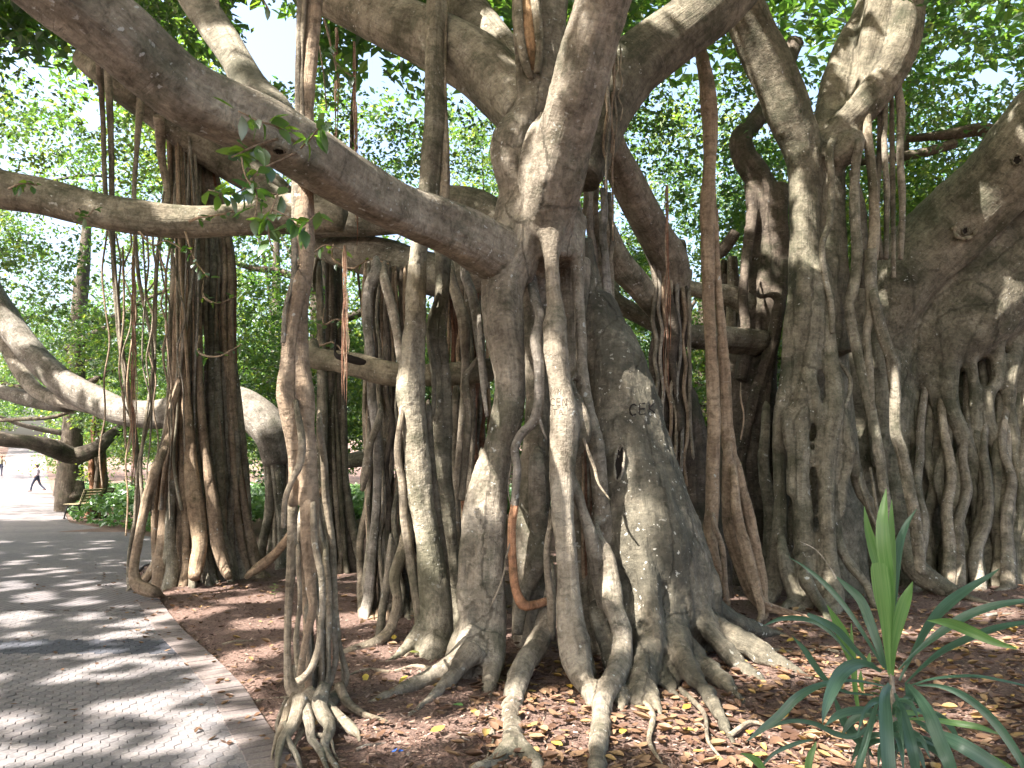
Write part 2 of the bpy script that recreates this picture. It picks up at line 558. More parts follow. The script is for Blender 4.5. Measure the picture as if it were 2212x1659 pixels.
def plain(name, col, rough=0.7, scale=30, var=0.25, bump=0.3, dist=0.003, metallic=0, objrand=False):
    m, nt, out = new_mat(name)
    L = nt.links.new
    geo = nd(nt, 'ShaderNodeNewGeometry')
    n = nd(nt, 'ShaderNodeTexNoise', i_Scale=scale, i_Detail=6.0, i_Roughness=0.65)
    L(geo.outputs['Position'], n.inputs['Vector'])
    c = mixc(nt, 1.0, col, ramp(nt, n.outputs[0], [(0.3, (1 - var,) * 3), (0.7, (1 + var,) * 3)]), 'MULTIPLY')
    if objrand:
        at = nd(nt, 'ShaderNodeAttribute', attribute_name='rnd')
        c = mixc(nt, 1.0, c, ramp(nt, at.outputs['Fac'], [(0, (0.86, 0.87, 0.89)), (1, (1.1, 1.08, 1.06))]), 'MULTIPLY')
        oi = nd(nt, 'ShaderNodeObjectInfo')
        nbig = nd(nt, 'ShaderNodeTexNoise', i_Scale=1.6, i_Detail=8.0, i_Roughness=0.7)
        L(geo.outputs['Position'], nbig.inputs['Vector'])
        c = mixc(nt, 1.0, c, ramp(nt, nbig.outputs[0], [(0.35, (0.62, 0.6, 0.6)), (0.5, (1, 1, 1)), (0.7, (1.12, 1.09, 1.08))]), 'MULTIPLY')
        c = mixc(nt, 1.0, c, ramp(nt, oi.outputs['Random'], [(0, (0.92, 0.92, 0.93)), (1, (1.06, 1.05, 1.04))]), 'MULTIPLY')
    bs = nd(nt, 'ShaderNodeBsdfPrincipled', i_Roughness=rough, i_Metallic=metallic)
    bs.inputs['Specular IOR Level'].default_value = 0.3
    L(c, bs.inputs['Base Color'])
    bp = nd(nt, 'ShaderNodeBump', i_Strength=bump, i_Distance=dist)
    L(n.outputs[0], bp.inputs['Height'])
    L(bp.outputs[0], bs.inputs['Normal'])
    L(bs.outputs[0], out.inputs[0])
    return m


M_PAVER = plain('paver', (0.185, 0.172, 0.172), 0.85, 60, 0.3, 0.5, 0.002, objrand=True)
M_PAVER_DK = plain('paver_charcoal', (0.07, 0.074, 0.09), 0.8, 60, 0.3, 0.5, 0.002, objrand=True)
M_BRICK = plain('border_brick', (0.195, 0.165, 0.155), 0.85, 60, 0.3, 0.5, 0.002, objrand=True)
M_JOINT = plain('joint_sand', (0.05, 0.043, 0.04), 0.95, 80, 0.4)
M_PATHFAR = plain('path_far', (0.185, 0.168, 0.165), 0.85, 9, 0.25, 0.4)
M_GROUND = plain('mulch', (0.155, 0.102, 0.083), 0.95, 45, 0.6, 1.0, 0.02)
M_IRON = plain('iron', (0.02, 0.02, 0.022), 0.5)
M_SLAT = plain('slat_wood', (0.30, 0.25, 0.16), 0.7)
M_HOLE = plain('hollow', (0.012, 0.009, 0.007), 0.95)  # near black: painted inner shade of the knot holes; also char and lettering
M_WOUND = bark('bare_wood', (0.40, 0.26, 0.15), (0.48, 0.33, 0.2), (0.28, 0.17, 0.10), moss=0, lichen=0)
M_BLUE = plain('blue_plastic', (0.05, 0.16, 0.6), 0.4)
M_WHITE = plain('white_paper', (0.75, 0.76, 0.8), 0.6)
M_SKIN = plain('skin', (0.42, 0.25, 0.17), 0.6)
M_SHIRT = plain('shirt_lilac', (0.42, 0.36, 0.40), 0.8)
M_TROUSER = plain('trousers_dark', (0.03, 0.035, 0.06), 0.8)
M_KHAKI = plain('jacket_khaki', (0.30, 0.26, 0.17), 0.8)
M_HAIR = plain('hair_dark', (0.03, 0.022, 0.018), 0.7)
M_HAIR2 = plain('hair_red', (0.16, 0.06, 0.03), 0.7)
M_SHOE = plain('shoe', (0.08, 0.05, 0.05), 0.6)
M_FAR = plain('far_lawn', (0.09, 0.12, 0.05), 0.95, 3, 0.3)

# ------------------------------------------------------------------ ground and path
_edge = [(645, 1659), (577, 1571), (533, 1496), (465, 1427), (395, 1366), (341, 1297), (290, 1278), (285, 1250), (310, 1225), (380, 1205), (500, 1188)]
_ep = [G(u, v) for u, v in _edge]
EY = [0.0, 2.5] + [p.y for p in _ep]
EX = [_ep[0].x + 1.7, _ep[0].x + 0.75] + [p.x for p in _ep]
for u, v in ((330, 1163), (150, 1131), (128, 1090), (113, 1062)):
    p = G(u, v)
    EY.append(p.y)
    EX.append(p.x)
EY += [70, 110, 160]
EX += [(108 - 1106) / FP * 70, (100 - 1106) / FP * 110, (96 - 1106) / FP * 160]


def edge_x(y):
    return np.interp(y, EY, EX)


def left_x(y):
    return np.interp(y, [0, 40, 52, 75, 110, 160], [-34, -45, -50, (10 - 1106) / FP * 75, (22 - 1106) / FP * 110, (25 - 1106) / FP * 160])


def rise(y):
    return np.interp(y, [-200, 40, 50, 64, 110, 160, 400], [0, 0, -.05, .75, 3.9, 7.5, 10])


def mulch_z(x, y):
    x = np.atleast_1d(np.asarray(x, float))
    y = np.atleast_1d(np.asarray(y, float))
    d = np.clip((x - edge_x(y)) / .6, 0, 1)
    q = np.stack([x, y, np.zeros_like(x)], -1)
    nz = fbm(q * 1.6, 5, 3) * .028 + fbm(q * 9, 8, 2) * .008
    return rise(y) + np.where(x > edge_x(y), 0.012 + d * (0.035 + nz), -0.03)


def grid(xs, ys, zf):
    X, Y = np.meshgrid(xs, ys)
    V = np.stack([X.ravel(), Y.ravel(), zf(X.ravel(), Y.ravel())], -1)
    n = len(xs)
    i = (np.arange(len(ys) - 1)[:, None] * n + np.arange(n - 1)[None, :]).ravel()
    return V, np.stack([i, i + 1, i + n + 1, i + n], -1)


xs = np.concatenate([np.linspace(-200, -9, 24), np.arange(-8.6, 9.0, .13), np.linspace(9.4, 200, 24)])
ys = np.concatenate([np.linspace(-40, 2.2, 8), np.arange(2.4, 16, .13), np.arange(16.3, 60, .8), np.linspace(62, 400, 30)])
V, Q = grid(xs, ys, mulch_z)
gm = mesh_from('ground', V, Q, np.zeros((0, 3), int), V, mat=M_GROUND)
link('ground', gm, kind='structure')

# path: a joint-coloured bed under the laid pavers, then the far surface
YP = 8.6                                           # pavers are laid one by one up to here
Cg = Geo()
yy = np.arange(0.0, YP + .2, .1)
L_ = np.full_like(yy, -9.5)
R_ = edge_x(yy)
V = np.concatenate([np.stack([L_, yy, np.full_like(yy, .004)], -1), np.stack([R_, yy, np.full_like(yy, .004)], -1)])
n = len(yy)
i = np.arange(n - 1)
Cg.add(V, np.stack([i, i + n, i + n + 1, i + 1], -1))
path = build(Cg, 'path', M_JOINT, kind='structure')

Cg = Geo()
yy = np.concatenate([np.arange(YP, 60, .35), np.arange(60, 160, 2.0)])
cols = 30
tt = np.linspace(0, 1, cols)
VV = []
for y in yy:
    l, r = left_x(y), edge_x(y)
    x = l + (r - l) * tt
    VV.append(np.stack([x, np.full(cols, y), np.full(cols, rise(y) + .03)], -1))
V = np.vstack(VV)
i = (np.arange(len(yy) - 1)[:, None] * cols + np.arange(cols - 1)[None, :]).ravel()
Cg.add(V, np.stack([i, i + 1, i + cols + 1, i + cols], -1))
m, nt, out = new_mat('path_paved')
Lk = nt.links.new
ge = nd(nt, 'ShaderNodeNewGeometry')
mp = nd(nt, 'ShaderNodeMapping')
mp.inputs['Rotation'].default_value = (0, 0, math.radians(90))
Lk(ge.outputs['Position'], mp.inputs['Vector'])
bk = nd(nt, 'ShaderNodeTexBrick', i_Scale=1.0)
bk.inputs['Color1'].default_value = (0.21, 0.19, 0.19, 1)
bk.inputs['Color2'].default_value = (0.155, 0.145, 0.15, 1)
bk.inputs['Mortar'].default_value = (0.06, 0.052, 0.05, 1)
bk.inputs['Mortar Size'].default_value = 0.006
bk.inputs['Brick Width'].default_value = 0.092
bk.inputs['Row Height'].default_value = 0.08
Lk(mp.outputs[0], bk.inputs['Vector'])
nz = nd(nt, 'ShaderNodeTexNoise', i_Scale=0.8, i_Detail=6.0)
Lk(ge.outputs['Position'], nz.inputs['Vector'])
cc = mixc(nt, 1.0, bk.outputs[0], ramp(nt, nz.outputs[0], [(0.3, (0.75, 0.75, 0.78)), (0.7, (1.15, 1.1, 1.08))]), 'MULTIPLY')
bs = nd(nt, 'ShaderNodeBsdfPrincipled', i_Roughness=0.85)
Lk(cc, bs.inputs['Base Color'])
Lk(bs.outputs[0], out.inputs[0])
build(Cg, 'path_beyond', m, kind='structure')

# hexagonal pavers
S = 0.092
hexr = S / math.sqrt(3)
hx = []
inner_off = 0.27
nrm_cache = {}
for a in range(-75, 20):
    for b in range(20, 110):
        x = a * S * math.sqrt(3) / 2
        y = b * S + (S / 2 if a % 2 else 0)
        if y < 2.6 or y > YP - .02:
            continue
        ex = float(edge_x(y)) - 0.2
        if x > ex or x < -0.78 * y - .9:
            continue
        hx.append((x, y))
hx.sort(key=lambda p: p[1] if (-0.70 * p[1] < p[0] and p[1] > 3.85) else p[1] + 9)


def hex_geo(cx, cy, z=0.03, seed=0):
    r_ = random.Random(seed)
    V = []
    tilt = (r_.uniform(-.02, .02), r_.uniform(-.02, .02))
    dz = r_.uniform(-.0012, .0012)
    for (rr, zz) in ((hexr * .955, -.028), (hexr * .955, -.003), (hexr * .90, 0)):
        for k in range(6):
            an = math.radians(60 * k)
            px, py = rr * math.cos(an), rr * math.sin(an)
            V.append((cx + px, cy + py, z + zz + dz + px * tilt[0] + py * tilt[1]))
    V = np.array(V)
    Q = [[k, (k + 1) % 6, 6 + (k + 1) % 6, 6 + k] for k in range(6)] + [[6 + k, 6 + (k + 1) % 6, 12 + (k + 1) % 6, 12 + k] for k in range(6)]
    Q += [[12, 13, 14, 15], [12, 15, 16, 17]]
    return V, Q


def dark_row(x, y):
    return 6.72 + 0.02 * x < y < 7.22 + 0.02 * x


rest = {0: Geo(), 1: Geo()}
rest_r = {0: [], 1: []}
protos = []
for k in range(12):
    V, Q = hex_geo(0, 0, 0, k)
    protos.append((mesh_from('paver', V, Q, np.zeros((0, 3), int), rnd=np.full(18, k / 11), smooth=False, mat=M_PAVER),
                   mesh_from('paver', V, Q, np.zeros((0, 3), int), rnd=np.full(18, k / 11), smooth=False, mat=M_PAVER_DK)))
for k, (x, y) in enumerate(hx):
    dk = 1 if dark_row(x, y) else 0
    if k < 298:
        o = link('paver', protos[random.randrange(12)][dk], path)
        o.location = (x, y, 0.03)
    else:
        V, Q = hex_geo(x, y, 0.03, k)
        rest[dk].add(V, Q)
        rest_r[dk].append(np.full(18, random.random()))
for dk in (0, 1):
    if rest[dk].n:
        V, Q, T, C = rest[dk].arrays()
        link('paver', mesh_from('paver', V, Q, T, rnd=np.concatenate(rest_r[dk]), smooth=False, mat=(M_PAVER, M_PAVER_DK)[dk]), path, kind='stuff')

# soldier course of border bricks along the mulch
dense = np.array([(float(edge_x(y)), y) for y in np.arange(2.6, 9.3, .01)])
# smooth the curve
ker = np.ones(61) / 61
dense = np.stack([np.convolve(np.pad(dense[:, k], 30, 'edge'), ker, 'valid') for k in (0, 1)], -1)
acc, last = 0, dense[0]
nb_ = 0
for k in range(1, len(dense)):
    acc += np.linalg.norm(dense[k] - dense[k - 1])
    if acc < 0.082:
        continue
    acc = 0
    t = dense[min(k + 5, len(dense) - 1)] - dense[max(k - 5, 0)]
    t /= np.linalg.norm(t)
    nl = np.array([-t[1], t[0]])
    if nl[0] > 0:
        nl = -nl
    c = dense[k] + nl * .125
    hw, hl = .0385, .118
    V = []
    for (ins, zz) in ((0, -.028), (0, -.003), (.004, 0)):
        for sa, sb in ((-1, -1), (1, -1), (1, 1), (-1, 1)):
            q = t * sa * (hw - ins) + nl * sb * (hl - ins)
            V.append((q[0], q[1], zz))
    V = np.array(V)
    Qb = [[j, (j + 1) % 4, 4 + (j + 1) % 4, 4 + j] for j in range(4)] + [[4 + j, 4 + (j + 1) % 4, 8 + (j + 1) % 4, 8 + j] for j in range(4)] + [[8, 9, 10, 11]]
    flip = t[0] * nl[1] - t[1] * nl[0] < 0
    if flip:
        Qb = [q[::-1] for q in Qb]
    o = link('border_brick', mesh_from('border_brick', V, Qb, np.zeros((0, 3), int), rnd=np.full(12, random.random()), smooth=False, mat=M_BRICK), path)
    o.location = (c[0], c[1], 0.036 + random.uniform(-.002, .002))
    nb_ += 1

# ------------------------------------------------------------------ the fig trees
def strands(parent, name, mat, specs, sides=12, lobe=.10, bump=.08, dd=0.0, **props):
    """each row list becomes one object of its own"""
    out = []
    for sp in specs:
        g = Geo()
        pts, rad = conv(sp, dd)
        k = min(rad) if min(rad) > .004 else .01
        tube(g, pts, rad, sides if max(rad) > .02 else 7, max(.05, min(.10, k * 1.8)), lobe, bump)
        out.append(build(g, name, mat, parent, **props))
    return out


def bundle(parent, name, mats, axis, n, wpx, seed, top_scale=1.0, flare=1.25, twist=1.2, ground=True, sides=7, toes=True):
    """aerial roots that hang and wind about an axis: rows (u, v, Y, half width px)"""
    r_ = random.Random(seed)
    A = catmull(np.array([[u, v, Y, w] for u, v, Y, w in axis], float), 40)
    # world axis
    ax = [P(a[0], a[1], a[2]) for a in A]
    er = [a[3] * a[2] / FP for a in A]
    m = len(ax)
    for k in range(n):
        ph = r_.uniform(0, 2 * math.pi)
        rho = r_.uniform(.35, 1.0)
        tw = r_.uniform(-twist, twist)
        w = r_.uniform(*wpx)
        start = 0 if r_.random() < .7 else r_.randint(0, m // 3)
        f1, f2, p1, p2 = r_.uniform(2, 6), r_.uniform(6, 13), r_.uniform(0, 6), r_.uniform(0, 6)
        pts, rad = [], []
        for i in range(start, m, 1):
            t = i / (m - 1)
            an = ph + tw * t + .35 * math.sin(f1 * t + p1)
            rr = er[i] * rho * (1 + .15 * math.sin(f2 * t + p2))
            o = Vector((math.cos(an) * rr, math.sin(an) * rr * .9, 0))
            pts.append(ax[i] + o)
            rad.append(w * .5 * ax[i].y / FP * (.8 + .35 * t + .12 * math.sin(f2 * t * 1.7 + p1)))
        if ground:
            p = pts[-1]
            an = ph + tw
            d = Vector((math.cos(an), math.sin(an), 0)) * er[-1] * rho * .35 * flare
            pts.append(Vector((p.x + d.x * .5, p.y + d.y * .5, .10)))
            rad.append(rad[-1] * 1.25)
            pts.append(Vector((p.x + d.x * 1.2, p.y + d.y * 1.2, -.02)))
            rad.append(rad[-1] * .95)
            if toes and r_.random() < .5:
                pts.append(Vector((p.x + d.x * 2.6, p.y + d.y * 2.6, -.04)))
                rad.append(rad[-1] * .5)
        g = Geo()
        tube(g, pts, rad, sides, .09, .12, .10, seed=r_.randint(0, 9999))
        build(g, name, mats[r_.randrange(len(mats))], parent)


def wiggle(u0, v0, u1, v1, Y, w0, w1, amp=6, n=7, seed=0, Y1=None):
    r_ = random.Random(seed)
    Y1 = Y if Y1 is None else Y1
    out = []
    for k in range(n):
        t = k / (n - 1)
        out.append((u0 + (u1 - u0) * t + r_.uniform(-amp, amp) * (0 < k < n - 1), v0 + (v1 - v0) * t, Y + (Y1 - Y) * t, w0 + (w1 - w0) * t))
    return out


# ---- central tree ------------------------------------------------------------
T_C = thing('fig_tree', 'central fig tree with long root legs, a broad mossy buttress and carved letters', 'tree', G(1200, 1440))
C_legs = [
    # left leg
    [(1150, 440, 6.7, 150), (1112, 540, 6.5, 118), (1086, 620, 6.4, 96), (1089, 702, 6.35, 92), (1101, 804, 6.3, 74), (1101, 872, 6.3, 76), (1087, 941, 6.3, 76), (1070, 1009, 6.25, 80), (1054, 1097, 6.2, 90), (1048, 1180, 6.15, 92), (1042, 1260, 6.1, 104), (1046, 1332, 6.05, 104), (1036, 1400, 6.0, 126), (1025, 1448, 5.95, 130)],
    [(1030, 1370, 6.0, 70), (985, 1424, 5.85, 46), (930, 1462, 5.7, 38), (860, 1494, 5.5, 30), (804, 1516, 5.35, 16)],
    [(1025, 1400, 5.9, 60), (985, 1452, 5.75, 34), (940, 1500, 5.5, 26), (885, 1545, 5.2, 14)],
    [(1060, 1380, 5.95, 66), (1066, 1434, 5.8, 44), (1056, 1482, 5.6, 36), (1052, 1500, 5.5, 20)],
    [(1040, 1000, 6.3, 26), (1018, 1090, 6.2, 34), (1010, 1180, 6.15, 36), (1002, 1265, 6.1, 36), (1012, 1340, 6.0, 40)],
    # middle leg
    [(1190, 420, 6.5, 120), (1192, 490, 6.35, 66), (1191, 540, 6.3, 44), (1193, 610, 6.28, 40), (1198, 668, 6.25, 44), (1198, 705, 6.22, 62), (1200, 770, 6.2, 64), (1210, 838, 6.2, 54), (1219, 906, 6.2, 66), (1216, 1009, 6.2, 62), (1214, 1093, 6.15, 56), (1223, 1195, 6.1, 48), (1228, 1264, 6.1, 52), (1231, 1332, 6.05, 62), (1241, 1400, 6.0, 76), (1252, 1445, 5.9, 66), (1270, 1490, 5.7, 40), (1278, 1525, 5.6, 26)],
    # right thin leg
    [(1235, 470, 6.7, 70), (1246, 560, 6.6, 34), (1249, 640, 6.6, 30), (1254, 702, 6.55, 30), (1258, 804, 6.5, 32), (1271, 889, 6.45, 33), (1288, 958, 6.4, 34), (1296, 1043, 6.4, 36), (1302, 1093, 6.4, 34), (1319, 1178, 6.4, 34), (1341, 1236, 6.4, 40), (1360, 1290, 6.4, 60), (1395, 1350, 6.4, 80), (1440, 1400, 6.3, 60), (1500, 1450, 6.0, 40)],
    [(1236, 838, 6.3, 18), (1251, 872, 6.2, 24), (1266, 924, 6.15, 30), (1262, 958, 6.15, 24), (1240, 1000, 6.2, 12)],
    [(1210, 985, 6.1, 14), (1241, 1043, 6.1, 26), (1256, 1097, 6.1, 30), (1276, 1161, 6.1, 34), (1288, 1230, 6.15, 32), (1297, 1298, 6.15, 26), (1308, 1383, 6.1, 22)],
    [(1290, 1150, 6.3, 24), (1311, 1212, 6.25, 44), (1321, 1298, 6.1, 50), (1342, 1366, 5.95, 48), (1340, 1434, 5.75, 52), (1308, 1503, 5.3, 44), (1296, 1571, 4.85, 42), (1290, 1640, 4.45, 38), (1296, 1700, 4.1, 30)],
    [(1190, 1240, 6.35, 24), (1186, 1298, 6.3, 36), (1166, 1383, 6.0, 50), (1124, 1451, 5.6, 50), (1104, 1537, 5.05, 44), (1107, 1600, 4.65, 46), (1080, 1640, 4.35, 40), (1015, 1668, 4.1, 22)],
    [(1107, 1590, 4.7, 36), (1150, 1640, 4.4, 34), (1170, 1680, 4.2, 26)],
    [(1240, 1380, 6.1, 40), (1262, 1430, 6.0, 44), (1272, 1490, 5.75, 34)],
    # neck
    [(1168, 560, 6.75, 190), (1168, 490, 6.7, 176), (1176, 420, 6.7, 150)],
    [(1150, 560, 6.9, 90), (1155, 700, 7.0, 60), (1160, 900, 7.0, 56), (1150, 1100, 6.9, 80), (1150, 1230, 6.8, 70), (1140, 1350, 6.8, 60)],
    [(1230, 560, 7.0, 90), (1235, 760, 7.1, 80), (1240, 1000, 7.1, 90), (1260, 1250, 7.0, 100), (1270, 1400, 6.9, 90)],
    # knobby left stem and upper trunk
    [(1160, 480, 6.7, 130), (1120, 400, 6.6, 82), (1108, 341, 6.55, 88), (1110, 295, 6.55, 84), (1138, 250, 6.6, 70), (1162, 200, 6.7, 84), (1167, 130, 6.75, 92), (1168, 34, 6.8, 104), (1166, -60, 6.9, 108), (1160, -200, 7.1, 96)],
    [(1110, 300, 6.5, 30), (1126, 245, 6.55, 22), (1122, 150, 6.6, 20), (1116, 60, 6.6, 20), (1108, -60, 6.65, 18)],
    # front limb
    [(1180, 500, 6.5, 120), (1188, 440, 6.35, 122), (1197, 385, 6.25, 134), (1212, 320, 6.15, 124), (1236, 239, 6.0, 116), (1257, 154, 5.9, 110), (1281, 68, 5.8, 108), (1300, 0, 5.7, 108), (1330, -110, 5.55, 104), (1370, -260, 5.4, 96)],
    [(1140, 420, 6.3, 40), (1150, 360, 6.2, 60), (1160, 300, 6.2, 50), (1185, 250, 6.2, 30)],
]
C_but = [
    # broad buttress
    [(1290, 640, 7.2, 70), (1300, 700, 7.2, 110), (1322, 770, 7.2, 140), (1345, 850, 7.2, 160), (1362, 930, 7.2, 176), (1374, 1009, 7.2, 196), (1390, 1097, 7.2, 230), (1406, 1190, 7.2, 250), (1418, 1280, 7.3, 262), (1424, 1340, 7.4, 240), (1426, 1400, 7.5, 200)],
    [(1330, 760, 6.95, 34), (1322, 850, 6.85, 44), (1330, 950, 6.78, 44), (1344, 1060, 6.65, 46), (1352, 1180, 6.5, 50), (1362, 1290, 6.35, 56), (1372, 1380, 6.2, 56), (1352, 1450, 5.9, 40)],
    [(1385, 840, 6.95, 30), (1398, 930, 6.8, 40), (1408, 1040, 6.68, 44), (1420, 1150, 6.55, 50), (1432, 1250, 6.45, 60), (1440, 1340, 6.3, 60), (1428, 1420, 6.1, 50), (1448, 1486, 5.7, 30)],
    [(1420, 900, 7.0, 30), (1440, 1000, 6.9, 40), (1470, 1120, 6.8, 50), (1500, 1210, 6.75, 60), (1530, 1280, 6.7, 56)],
    [(1366, 960, 6.7, 24), (1380, 1080, 6.6, 34), (1392, 1200, 6.45, 40), (1404, 1320, 6.3, 46), (1410, 1400, 6.15, 50), (1402, 1470, 5.9, 40), (1420, 1530, 5.5, 20)],
    [(1470, 1230, 6.6, 44), (1510, 1320, 6.5, 50), (1545, 1380, 6.3, 44), (1600, 1440, 6.05, 34), (1650, 1475, 5.8, 16)],
    [(1290, 1330, 6.3, 40), (1316, 1400, 6.1, 40), (1330, 1470, 5.8, 34), (1345, 1540, 5.3, 20)],
    [(1250, 520, 7.1, 60), (1268, 620, 7.2, 70), (1290, 720, 7.1, 70), (1300, 850, 7.0, 60), (1316, 980, 6.9, 56), (1330, 1100, 6.8, 60), (1350, 1220, 6.7, 60)],
    [(1420, 1080, 6.9, 60), (1462, 1200, 6.8, 80), (1500, 1280, 6.75, 80), (1555, 1330, 6.7, 60), (1610, 1357, 6.8, 44), (1668, 1368, 7.0, 24)],
    [(1440, 1180, 6.7, 70), (1475, 1300, 6.6, 76), (1520, 1345, 6.5, 62), (1570, 1370, 6.3, 54), (1635, 1405, 6.1, 44), (1700, 1440, 5.9, 28), (1745, 1462, 5.75, 12)],
    [(1410, 1200, 6.6, 70), (1440, 1330, 6.45, 80), (1464, 1390, 6.2, 56), (1492, 1450, 5.85, 40), (1528, 1494, 5.55, 32), (1552, 1540, 5.2, 24), (1574, 1585, 4.95, 12)],
    [(1455, 1380, 6.3, 50), (1500, 1425, 6.1, 46), (1552, 1462, 5.85, 38), (1592, 1500, 5.6, 16)],
    [(1385, 1180, 6.6, 60), (1396, 1300, 6.45, 76), (1398, 1390, 6.2, 80), (1388, 1450, 5.9, 66), (1378, 1510, 5.6, 40)],
    [(1350, 1260, 6.5, 70), (1372, 1360, 6.3, 90), (1420, 1430, 6.1, 60), (1455, 1480, 5.8, 26)],
]
trunkC = fuse('trunk', C_legs, 0.024, M_BARK, T_C, smooth=4, disp=0.009)
butC = fuse('buttress', C_but, 0.024, M_BUTT, T_C, smooth=3, disp=0.020)

# long low limb that crosses the picture, and its side branch
limb1 = [(1120, 570, 6.6, 130), (1060, 545, 6.35, 126), (1000, 508, 6.05, 118), (940, 482, 5.8, 110), (880, 462, 5.55, 108), (820, 434, 5.3, 108), (762, 400, 5.1, 112), (700, 356, 4.85, 116), (640, 316, 4.65, 116), (560, 272, 4.45, 118), (480, 238, 4.3, 118), (404, 200, 4.15, 120), (330, 142, 4.0, 122), (260, 80, 3.85, 122), (190, 24, 3.75, 124), (120, -30, 3.65, 126), (0, -130, 3.5, 122), (-180, -260, 3.4, 110)]
g = Geo()
pts, rad = conv(limb1)
tube(g, pts, rad, 44, .03, .05, .11, seed=5)
L1 = build(g, 'limb', M_BARK, T_C)
strands(T_C, 'limb', M_GREY, [[(600, 270, 4.55, 80), (585, 235, 4.6, 66), (540, 190, 4.7, 60), (500, 120, 4.9, 56), (455, 50, 5.1, 54), (420, 0, 5.2, 52), (380, -70, 5.4, 46), (330, -160, 5.6, 40)]], sides=20)
strands(T_C, 'branch', M_BARK, [[(505, 100, 4.9, 14), (480, 82, 4.9, 12), (468, 50, 5, 11), (470, 10, 5.1, 9), (450, -60, 5.2, 8)]])
# other limbs of the crown fork
strands(T_C, 'limb', M_GREY, [
    [(1140, 250, 6.9, 110), (1098, 205, 7.1, 116), (1032, 136, 7.3, 118), (947, 88, 7.5, 112), (845, 46, 7.7, 102), (759, 0, 7.9, 96), (640, -60, 8.1, 86), (500, -120, 8.3, 70)],
    [(1110, 160, 7.3, 70), (1068, 98, 7.5, 76), (1015, 34, 7.7, 76), (985, -20, 7.9, 70), (950, -120, 8.2, 60)],
], sides=24, lobe=.05, bump=.06)
strands(T_C, 'limb', M_OLIVE, [
    [(1240, 380, 6.8, 110), (1275, 307, 6.9, 108), (1310, 225, 7.0, 112), (1357, 156, 7.1, 118), (1418, 104, 7.15, 112), (1482, 56, 7.2, 108), (1545, 0, 7.3, 112), (1620, -80, 7.5, 104), (1720, -180, 7.8, 90)],
], sides=24, lobe=.05, bump=.08)
# bare wound in the trunk
wp, wr = conv([(1131, -40, 6.52, 26), (1136, 10, 6.45, 30), (1141, 60, 6.43, 32), (1147, 110, 6.44, 28), (1153, 150, 6.5, 14)])
g = Geo(); tube(g, wp, wr, 12, .04, .05, .08)
build(g, 'bare_wound', M_WOUND, T_C)
strands(T_C, 'wound_rim', M_GREY, [[(1118, -40, 6.4, 18), (1120, 20, 6.36, 18), (1125, 90, 6.38, 18), (1140, 150, 6.45, 16), (1150, 170, 6.5, 8)],
                                   [(1152, -40, 6.4, 20), (1160, 30, 6.36, 20), (1166, 100, 6.4, 18), (1160, 158, 6.45, 14)]], sides=10)

# aerial roots between the legs
strands(T_C, 'aerial_root', M_PALE, [
    [(1150, 620, 6.5, 24), (1165, 691, 6.3, 26), (1156, 736, 6.15, 28), (1164, 787, 6.1, 26), (1163, 862, 6.1, 26), (1152, 910, 6.1, 24), (1126, 937, 6.08, 22), (1112, 968, 6.05, 20), (1117, 1009, 6.05, 20), (1114, 1060, 6.05, 18), (1111, 1100, 6.05, 17)],
    [(1160, 880, 6.15, 10), (1170, 920, 6.1, 8), (1182, 950, 6.1, 4)],
])
strands(T_C, 'aerial_root', M_ORANGE, [
    [(1112, 1092, 6.05, 17), (1105, 1144, 6.03, 17), (1108, 1230, 6.03, 17), (1114, 1275, 6.03, 19), (1128, 1306, 6.03, 22), (1150, 1308, 6.08, 19), (1190, 1296, 6.2, 17)]],
    label='smooth bent orange root')
strands(T_C, 'aerial_root', M_BARK, [
    [(1189, 1130, 6.0, 10), (1181, 1190, 5.98, 14), (1184, 1250, 5.98, 16), (1192, 1310, 6.0, 20), (1190, 1380, 6.05, 16)],
    [(1090, 1230, 6.0, 4), (1078, 1270, 5.95, 4), (1060, 1310, 5.95, 4)],
    [(1106, 990, 6.1, 4), (1098, 1060, 6.08, 3), (1110, 1130, 6.05, 4), (1092, 1210, 5.98, 4)],
    [(1262, 950, 6.1, 9), (1284, 1010, 6.1, 9), (1293, 1045, 6.05, 6), (1318, 1080, 6.0, 4)],
    [(1160, 1000, 6.6, 30), (1162, 1100, 6.6, 36), (1166, 1200, 6.6, 36), (1130, 1290, 6.6, 30), (1118, 1370, 6.5, 20)],
    [(1110, 1180, 6.7, 26), (1120, 1260, 6.6, 26), (1116, 1340, 6.5, 20), (1110, 1385, 6.4, 10)],
])
for k in range(8):
    strands(T_C, 'aerial_root', [M_TAN, M_RED, M_BARK][k % 3], [wiggle(1258 + k * 4, 960 + 8 * k, 1262 + k * 6, 1400, 6.5 + .03 * k, 6, 9, 3, 7, k)])
